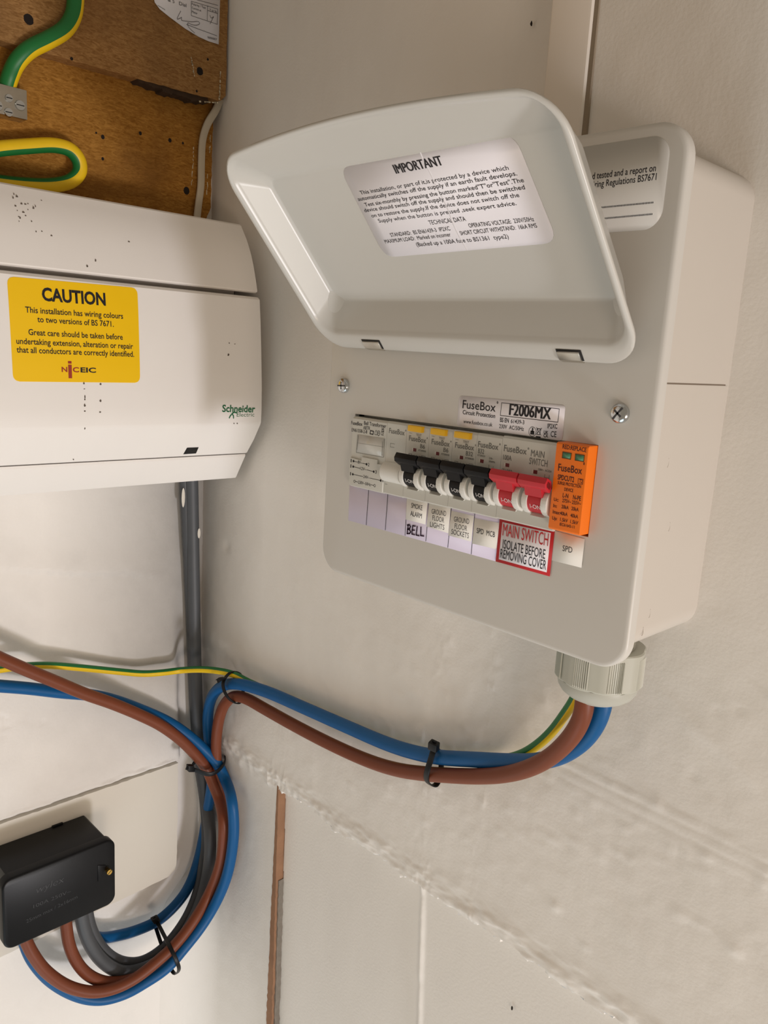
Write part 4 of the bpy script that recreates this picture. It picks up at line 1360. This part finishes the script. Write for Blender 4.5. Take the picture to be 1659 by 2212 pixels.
old = thing('consumer_unit', 'old white plastic consumer unit with yellow caution sticker on the left wall', 'fuse box', (-0.291, -0.17, 0.1))
bm = bmesh.new()
box(bm, (-0.291, YL + .004, 0.002), (-0.2420, YE - .006, 0.188))
box(bm, (-0.2420, YL + .004, 0.02), (-0.2285, YE - .010, 0.170))
box(bm, (-0.2285, YL + .004, 0.02), (-0.218, YE - .012, 0.15))
box(bm, (-0.2300, YL + .004, 0.1480), (-0.2150, YE - .020, 0.1545))
link('inner_base', bm, M['inner'], old)
fin = lambda x, z: (x, YE, z)
fout = lambda x, z: (x, YL, z)
bm = bmesh.new()
prism(bm, [(-.291, .2118), (-.2420, .2118), (-.2385, .2114), (-.2362, .2100), (-.2348, .2080), (-.2312, .2032), (-.2273, .1980), (-.2234, .1914), (-.2197, .1846), (-.2162, .1762), (-.2133, .1678), (-.2110, .1607), (-.2094, .1548), (-.2098, .1538), (-.2119, .1530), (-.226, .1530), (-.2285, .1560), (-.2400, .1900), (-.291, .1900)], fin, fout)
link('upper_cover', bm, M['unitwhite'], old, 20)
bm = bmesh.new()
prism(bm, [(-.226, .1496), (-.2105, .1496), (-.2078, .1490), (-.2055, .1472), (-.2043, .1370), (-.2031, .1270), (-.2013, .1073), (-.1997, .0876), (-.1986, .0715), (-.1981, .0555), (-.1983, .0430), (-.1988, .0412), (-.1998, .0394), (-.2086, .0257), (-.2186, .0130), (-.2204, .0122), (-.226, .0122)], fin, fout)
fc_ = link('lower_cover', bm, M['unitwhite'], old, 20)
bm = bmesh.new()
prism(bm, [(-.291, .0112), (-.2212, .0112), (-.2212, .0094), (-.2350, -.0120), (-.2362, -.0130), (-.2426, -.0136), (-.291, -.0136)], fin, fout)
link('bottom_cover', bm, M['unitwhite'], old, 20)
nq = [(-.2125,-.0727,.0207),(-.2126,-.0616,.0206),(-.2171,-.0614,.0148),(-.2174,-.0734,.0146)]
bm = bmesh.new()
patch(bm, nq, (0.75, 0, -0.55), .00025, .0)
link('latch_slot', bm, M['dark'], old, None)
# yellow caution sticker, following the slightly bowed cover
c = [(-.2053,-.2179,.1455),(-.2054,-.1217,.1467),(-.1991,-.1227,.0751),(-.1991,-.2181,.0746)]
bm = bmesh.new()
cy = sum(p[1] for p in c) / 4
ztop, zbot = max(p[2] for p in c), min(p[2] for p in c)
NZ = 16
left = lambda t: Vector(c[0]) * (1 - t) + Vector(c[3]) * t
right = lambda t: Vector(c[1]) * (1 - t) + Vector(c[2]) * t
r_ = 0.0045
Lr = []
for k in range(NZ + 1):
    t_ = k / NZ
    hgt = (Vector(c[0]) - Vector(c[3])).length
    e = min(t_, 1 - t_) * hgt
    ins = r_ - math.sqrt(max(0, r_ * r_ - (r_ - e) ** 2)) if e < r_ else 0
    a, b = left(t_), right(t_)
    a, b = a + (b - a).normalized() * ins, b - (b - a).normalized() * ins
    Lr.append((a, b))
# extra rows close to the ends round the corners
tv = [0, .008, .02, .04, .066] + [k / 12 for k in range(1, 12)] + [.934, .96, .98, .992, 1]
rows = []
for t_ in tv:
    hgt = (Vector(c[0]) - Vector(c[3])).length
    e = min(t_, 1 - t_) * hgt
    ins = r_ - math.sqrt(max(0, r_ * r_ - (r_ - e) ** 2)) if e < r_ else 0
    a, b = left(t_), right(t_)
    u_ = (b - a).normalized()
    a, b = a + u_ * ins, b - u_ * ins
    A0 = [onface((-0.2 + lf, p.y, p.z)) for lf in (.0001, .00035) for p in ((a, b) if lf < .0002 else (b, a))]
    rows.append(A0)
loft(bm, rows, True, True)
sk = link('caution_sticker', bm, M['yellow'], old, 30)
sk['label'] = 'yellow CAUTION sticker'
bm = bmesh.new()
for body, b, cap, bold in [('CAUTION', [(-.2025,-.1949,.1315),(-.2025,-.1479,.1317)], .0085, .034),
                           ('This installation has wiring colours', [(-.202,-.2072,.1222),(-.202,-.1347,.1228)], .0040, .012),
                           ('to two versions of BS 7671.', [(-.2015,-.1992,.1162),(-.2015,-.1425,.1164)], .0040, .012),
                           ('Great care should be taken before', [(-.2005,-.2059,.107),(-.2005,-.1357,.1072)], .0040, .012),
                           ('undertaking extension, alteration or repair', [(-.2,-.2145,.1005),(-.2,-.1276,.1007)], .0040, .012),
                           ('that all conductors are correctly identified.', [(-.1997,-.2147,.0946),(-.1997,-.127,.0948)], .0040, .012)]:
    L_, R_ = Vector(b[0]), Vector(b[1])
    L_.x = R_.x = -0.2
    write(bm, body, L_, R_, cap, NX, bold, .0005, fit=onface)
b = [(-.199,-.1836,.0821),(-.199,-.1781,.0821),(-.199,-.1698,.0821),(-.199,-.158,.0821)]
P_ = [Vector((-.2, p[1], p[2])) for p in b]
write(bm, 'N', P_[0] + Vector((0, -.0002, 0)), P_[0] + Vector((0, .0040, 0)), .0034, NX, .028, .0005, mi=1, fit=onface)
write(bm, 'C', P_[1] + Vector((0, .0025, 0)), P_[1] + Vector((0, .0072, 0)), .0034, NX, .028, .0005, mi=1, fit=onface)
write(bm, 'EIC', P_[2], P_[3], .0034, NX, .028, .0005, fit=onface)
for z0_, z1_ in ((-.0045, .0052), (.0060, .0078)):
    y0_, y1_ = P_[1].y - .0008, P_[1].y + .0018
    zz = P_[1].z
    bm.faces.new([bm.verts.new(onface((-.2 + .0005, yy, zz + q))) for yy, q in ((y0_, z0_), (y1_, z0_), (y1_, z1_), (y0_, z1_))]).material_index = 1
link('caution_sticker_print', bm, [M['ink'], mat('logo_red', lin(160, 50, 30), .6)], old, None, False)
# maker's name, printed green
bm = bmesh.new()
for body, b, cap, bold, mi in [('Schneider', [(-.1982,-.0482,.052),(-.1982,-.0147,.0513)], .0058, .02, 0), ('Electric', [(-.1982,-.0334,.0477),(-.1982,-.0152,.0476)], .0034, -.004, 0)]:
    L_, R_ = Vector(b[0]), Vector(b[1])
    L_.x = R_.x = -0.2
    write(bm, body, L_, R_, cap, NX, bold, .0003, fit=onface, mi=mi)
q = Vector((-.1982,-.0371,.0492))
SW = [(.0034, .0030), (.0010, .0036), (-.0012, .0024), (.0004, .0004), (.0006, -.0014), (-.0014, -.0032), (-.0034, -.0034), (-.0042, -.0022), (-.0030, .0002), (-.0018, .0016)]
stroke(bm, [onface((-.2, q.y + a, q.z + b_ - .0012)) for a, b_ in SW], .0011, NX, .0003)
link('maker_print', bm, M['inkgreen'], old, None, False)
# scuffs and drips of dirt on the old covers
bm = bmesh.new()
rs = random.Random(8)
MARK = [(-.2315,-.202,.2036),(-.2293,-.2035,.2007),(-.2257,-.2034,.1951),(-.2239,-.2029,.192),(-.2215,-.2029,.1878),(-.2197,-.2034,.1845),(-.2271,-.1961,.1976),(-.2275,-.194,.1983),(-.2268,-.1891,.1971),(-.2259,-.1908,.1955),(-.2235,-.1989,.1913),(-.2223,-.1978,.1892),(-.221,-.2022,.1869),(-.2307,-.1832,.2025),(-.225,-.1951,.1939),(-.227,-.1987,.1975),(-.2304,-.2005,.2022),(-.2204,-.1945,.1858),(-.2175,-.1926,.1787),(-.2178,-.1885,.1796),(-.2169,-.182,.1773),(-.1984,-.1672,.0622),(-.1985,-.1671,.0642),(-.1982,-.1674,.0578),(-.1982,-.1674,.0537),(-.1986,-.1677,.0454),(-.1991,-.1672,.0408),(-.1984,-.1551,.0612),(-.1982,-.1556,.0529),(-.199,-.1547,.0736),(-.199,-.1675,.0741),(-.1988,-.1673,.07),(-.217,-.1687,.015),(-.1988,-.0325,.0421),(-.1988,-.0358,.0422),(-.2016,-.0404,.1093),(-.2015,-.0349,.1088),(-.2007,-.0416,.0997),(-.2106,-.1587,.1588),(-.212,-.1516,.1636),(-.2184,-.1219,.1813)]
for p in MARK:
    p = onface((-.2, p[1], p[2]))
    w_, h_ = rs.uniform(.0004, .0011), rs.uniform(.0004, .0016)
    pts = [p + Vector((.0, w_ * math.cos(k) * rs.uniform(.5, 1), h_ * math.sin(k) * rs.uniform(.5, 1))) for k in [j * .7854 for j in range(8)]]
    bm.faces.new([bm.verts.new(v + Vector((.0003, 0, 0))) for v in pts])
link('dirt_specks', bm, M['dirt'], old, None, False)['kind'] = 'stuff'

# ------------------------------------------------------------------ brown boards high on the left wall
BU, BLW = -0.2777, -0.2915
rs = random.Random(3)


def ragged(poly, step, amp):
    out = []
    for i, p in enumerate(poly):
        q = poly[(i + 1) % len(poly)]
        n_ = max(1, int(math.dist(p, q) / step))
        for k in range(n_):
            t_ = k / n_
            out.append((p[0] + (q[0] - p[0]) * t_ + rs.uniform(-amp, amp), p[1] + (q[1] - p[1]) * t_ + rs.uniform(-amp, amp)))
    return out


lb = thing('lower_mounting_board', 'golden brown hardboard behind the terminal block, below the overlapping darker board', 'board', (-0.30, -0.17, 0.2))
bm = bmesh.new()
prism(bm, ragged([(-0.62, 0.04), (-0.020, 0.04), (-0.0165, 0.200), (-0.0110, 0.2150), (-0.0045, 0.2300), (-0.0030, 0.3300), (-0.62, 0.33)], .004, .0004), lambda y, z: (-.3035, y, z), lambda y, z: (BLW, y, z), 0)
link('board', bm, M['board2'], lb, 30)
bm = bmesh.new()
for p, r0 in zip([(-.2914,-.1077,.2692),(-.2914,-.0744,.2791),(-.2914,-.0465,.2793),(-.2914,-.1079,.2523),(-.2914,-.0297,.2405),(-.2914,-.1133,.2712),(-.2914,-.0338,.2796)], (.0016, .0014, .0016, .0012, .0030, .0008, .0010)):
    pts = [(p[0], p[1] + r0 * math.cos(k * .6283), p[2] + r0 * 1.15 * math.sin(k * .6283)) for k in range(10)]
    bm = bmesh.new()
    bm.faces.new([bm.verts.new(v) for v in pts])
    link('nail_hole', bm, M['hole'], lb, None, False)
bm = bmesh.new()
for a, b in ([(-.2914,-.0232,.2783),(-.2914,-.0234,.2651)], [(-.2914,-.0234,.2651),(-.2914,-.0246,.2461)], [(-.2914,-.0058,.292),(-.2914,-.0069,.2769)], [(-.2914,-.0078,.2688),(-.2914,-.0087,.2408)]):
    pts = []
    A, B = Vector(a), Vector(b)
    for k in range(9):
        pts.append(A + (B - A) * (k / 8) + Vector((0, rs.uniform(-.0005, .0005), 0)))
    for i in range(8):
        if rs.random() < .8:
            stroke(bm, pts[i:i + 2], rs.uniform(.0004, .0011), NX, .0001)
link('paint_smears', bm, M['chalk'], lb, None, False)['kind'] = 'stuff'

ub = thing('upper_mounting_board', 'darker brown hardboard with a scorched lower edge in the top left corner', 'board', (-0.29, -0.17, 0.33))
bm = bmesh.new()
prism(bm, ragged([(-0.62, 0.3085), (-0.016, 0.3183), (-0.004, 0.3190), (0.0006, 0.3240), (0.0010, 0.60), (-0.62, 0.60)], .004, .0004), lambda y, z: (BLW, y, z), lambda y, z: (BU, y, z), 0)
link('board', bm, M['board'], ub, 30)
bm = bmesh.new()
prism(bm, ragged([(-.0960, .3180), (-.0165, .3195), (-.0160, .3150), (-.032, .3128), (-.057, .3136), (-.082, .3160)], .0022, .0011), lambda y, z: (-.2913, y, z), lambda y, z: (-.2790, y, z), 0)
link('scorched_edge', bm, M['burn'], ub, 30)
bm = bmesh.new()
for (cy_, cz_, r0) in [((-.2774,-.0261,.3375)[1], (-.2774,-.0261,.3375)[2], .0031), ((-.2774,-.171,.3356)[1], (-.2774,-.171,.3356)[2], .0036), ((-.2774,-.1389,.3174)[1], (-.2774,-.1389,.3174)[2], .0012), ((-.2774,-.029,.3209)[1], (-.2774,-.029,.3209)[2], .0010), ((-.2774,-.0185,.349)[1], (-.2774,-.0185,.349)[2], .0010)]:
    pts = [(-.2774, cy_ + r0 * math.cos(k * .45) * rs.uniform(.85, 1.1), cz_ + r0 * 1.05 * math.sin(k * .45)) for k in range(14)]
    bm = bmesh.new()
    bm.faces.new([bm.verts.new(v) for v in pts])
    link('screw_hole', bm, M['hole'], ub, None, False)
bm = bmesh.new()
for a, b in ([(-.2774,-.0057,.3442),(-.2774,-.0061,.3196)], [(-.2774,-.0348,.3462),(-.2774,-.0314,.3321)], [(-.2774,-.0266,.3132),(-.2774,-.008,.3165)]):
    A, B = Vector(a), Vector(b)
    pts = [A + (B - A) * (k / 14) + Vector((0, rs.uniform(-.0004, .0004), 0)) for k in range(15)]
    for i in range(14):
        if rs.random() < .7:
            stroke(bm, pts[i:i + 2], rs.uniform(.0004, .0013), NX, .0001)
link('paint_smears', bm, M['chalk'], ub, None, False)['kind'] = 'stuff'

# torn-edged test card on the upper board
bm = bmesh.new()
pc = [(-.2771,-.0067,.4209),(-.2771,-.0076,.3989),(-.2771,-.0082,.3636),(-.2771,-.0185,.3633),(-.2771,-.0276,.364),(-.2771,-.041,.3667),(-.2771,-.0562,.3714),(-.2771,-.0646,.3745),(-.2771,-.0692,.3782),(-.2771,-.0742,.3988)]
patch(bm, pc, NX, .00025, 0)
cd = thing('test_card', 'white paper test card with a signature pinned on the upper brown board', 'card', pc[2])
link('card', bm, M['paper'], cd, None)
bm = bmesh.new()
PN = .0005
q = [(-.2771,-.0358,.3892),(-.2771,-.0098,.391),(-.2771,-.01,.3789),(-.2771,-.0356,.3782)]
stroke(bm, q + q[:1], .0003, NX, PN)
q2 = [(-.2771,-.0199,.3905),(-.2771,-.0201,.3789),(-.2771,-.0198,.3869),(-.2771,-.0097,.3874),(-.2771,-.0098,.3939),(-.2771,-.0435,.3907)]
stroke(bm, q2[:2], .0003, NX, PN); stroke(bm, q2[2:4], .0003, NX, PN); stroke(bm, q2[4:6], .0003, NX, PN)
for body, b, cap in [('Polarity / Test', [(-.2771,-.0351,.3866),(-.2771,-.0216,.3874)], .0018), ('Correct at', [(-.2771,-.035,.3836),(-.2771,-.0261,.3841)], .0018), ('Meter', [(-.2771,-.035,.3806),(-.2771,-.0297,.3807)], .0018),
                     ('Y or N', [(-.2771,-.018,.3873),(-.2771,-.0111,.3875)], .0018), ('0000007', [(-.2771,-.0194,.3652),(-.2771,-.0102,.366)], .0016), ('& 5   Dial', [(-.2771,-.0575,.3825),(-.2771,-.0403,.3832)], .0026)]:
    write(bm, body, b[0], b[1], cap, NX, 0, PN)
for s_ in ([(-.2771,-.0175,.384),(-.2771,-.0161,.3819),(-.2771,-.0138,.384),(-.2771,-.0151,.3814),(-.2771,-.0173,.3771)], [(-.2771,-.0455,.3788),(-.2771,-.0481,.3738),(-.2771,-.0489,.3715),(-.2771,-.0463,.3729),(-.2771,-.0446,.3742),(-.2771,-.045,.3719),(-.2771,-.0402,.3726),(-.2771,-.0345,.3736),(-.2771,-.0287,.3756),(-.2771,-.0273,.3746),(-.2771,-.0304,.3722),(-.2771,-.0358,.3714),(-.2771,-.0389,.3716),(-.2771,-.0384,.3689),(-.2771,-.0321,.3656)], [(-.2771,-.0402,.3701),(-.2771,-.0277,.3698),(-.2771,-.0102,.3697)], [(-.2771,-.0667,.3766),(-.2771,-.06,.3752)]):
    stroke(bm, smooth_path(s_, 6) if len(s_) > 3 else s_, .00032, NX, PN)
link('card_print', bm, M['ink'], cd, None, False)

# earth terminal block
tb = thing('earth_terminal', 'small metal earth terminal block with screws on the lower brown board', 'terminal block', (-.2915, -.18, .28))
bm = bmesh.new()
box(bm, (-.2915, -.235, .2655), (-.2770, -.1738, .2862), .0006)
blk = link('block', bm, M['nickel'], tb)
for q_, r0 in zip([(-.277,-.1792,.2744),(-.277,-.1871,.2776),(-.277,-.1877,.2676),(-.277,-.1955,.2706)], (.0040, .0030, .0034, .0040)):
    py_, pz_ = q_[1], q_[2]
    bm = bmesh.new()
    cyl(bm, (-.2773, py_, pz_), (-.2758, py_, pz_), r0, r0 * .85)
    s_ = link('terminal_screw', bm, M['steel'], tb, 40)
    bm = bmesh.new()
    patch(bm, [(-.2757, py_ - r0 * .7, pz_ - .0003), (-.2757, py_ + r0 * .7, pz_ - .0003), (-.2757, py_ + r0 * .7, pz_ + .0003), (-.2757, py_ - r0 * .7, pz_ + .0003)], NX, .0001)
    link('screw_slot', bm, M['dark'], s_, None)

# ------------------------------------------------------------------ painted board and black cut-out low on the left wall
bm = bmesh.new()
pb = ragged([(-0.62, -0.458), (-0.045, -0.4405), (-0.0375, -0.4355), (-0.0352, -0.425), (-0.0350, -0.3145), (-0.62, -0.3145)], .005, .0004)
prism(bm, pb, lambda y, z: (-.306, y, z), lambda y, z: (-.2868, y, z), 0)
o = link('painted_board', bm, M['woodpaint'], None, 30)
tag(o, 'white painted backing board under the plaster ledge behind the black box', 'board')

jb = thing('junction_box', 'black electrical junction box with embossed cover and brass screw', 'junction box', (-.2868, -.177, -.366))
bm = bmesh.new()
prism(bm, [(-.2205, -.3345), (-.1345, -.3345), (-.1330, -.3360), (-.1330, -.3935), (-.1345, -.3955), (-.2205, -.3955)], lambda y, z: (-.2868, y, z), lambda y, z: (-.2440, y, z), .0010)
for y0_ in (-.1545, -.2130):
    box(bm, (-.2868, y0_ - .010, -.3350), (-.2846, y0_, -.3334), .0004)
link('box_body', bm, M['blackbox'], jb, 30)
bm = bmesh.new()
CP = rrect(-.2262, -.1278, -.4005, -.3345, .0085, 8)
cx_ = lambda i, x: [(x, -.1770 + (y + .1770) * (1 - i / .049), -.3675 + (z + .3675) * (1 - i / .033)) for y, z in CP]
loft(bm, [cx_(.0012, -.2452), cx_(.0, -.2446), cx_(0, -.2368), cx_(.0005, -.2358), cx_(.0016, -.2353)], True, True)
cv = link('box_cover', bm, M['blackbox'], jb, 50)
bm = bmesh.new()
for body, b, cap, sl in [('wylex', [(-.2353,-.1997,-.3578),(-.2353,-.1755,-.3574)], .0062, .25), ('100A 250V~', [(-.2353,-.2015,-.3707),(-.2353,-.1692,-.3708)], .0034, 0), ('25mm max / 2x16mm', [(-.2353,-.2076,-.382),(-.2353,-.1635,-.379)], .0034, 0)]:
    write(bm, body, b[0], b[1], cap, NX, -.012, .0002, sl)
em = link('embossed_print', bm, M['embossed'], cv, None, False)
sc = Vector((-.23,-.1361,-.3627))
bm = bmesh.new()
cyl(bm, (-.2356, sc.y, sc.z), (-.2300, sc.y, sc.z), .0019)
cyl(bm, (-.2318, sc.y, sc.z), (-.2296, sc.y, sc.z), .0026, .0024)
bs = link('cover_screw', bm, M['brass'], jb, 40)
bs['label'] = 'brass slotted screw'
bm = bmesh.new()
patch(bm, [(-.2296, sc.y + a, sc.z + b) for a, b in ((-.0020, -.0014), (-.0016, -.0018), (.0020, .0014), (.0016, .0018))], NX, .0001, 0)
link('screw_slot', bm, M['dark'], bs, None)
bm = bmesh.new()
prism(bm, [(sc.y - .0085, sc.z + .008), (sc.y - .0010, sc.z + .0048), (sc.y - .0055, sc.z - .0062), (sc.y - .0085, sc.z - .0085)], lambda y, z: (-.2354, y, z), lambda y, z: (-.2345, y, z), .0003)
link('cover_boss', bm, M['blackbox'], cv, 30)
bpy.data.objects.remove(_fo)
bpy.data.curves.remove(_fc)
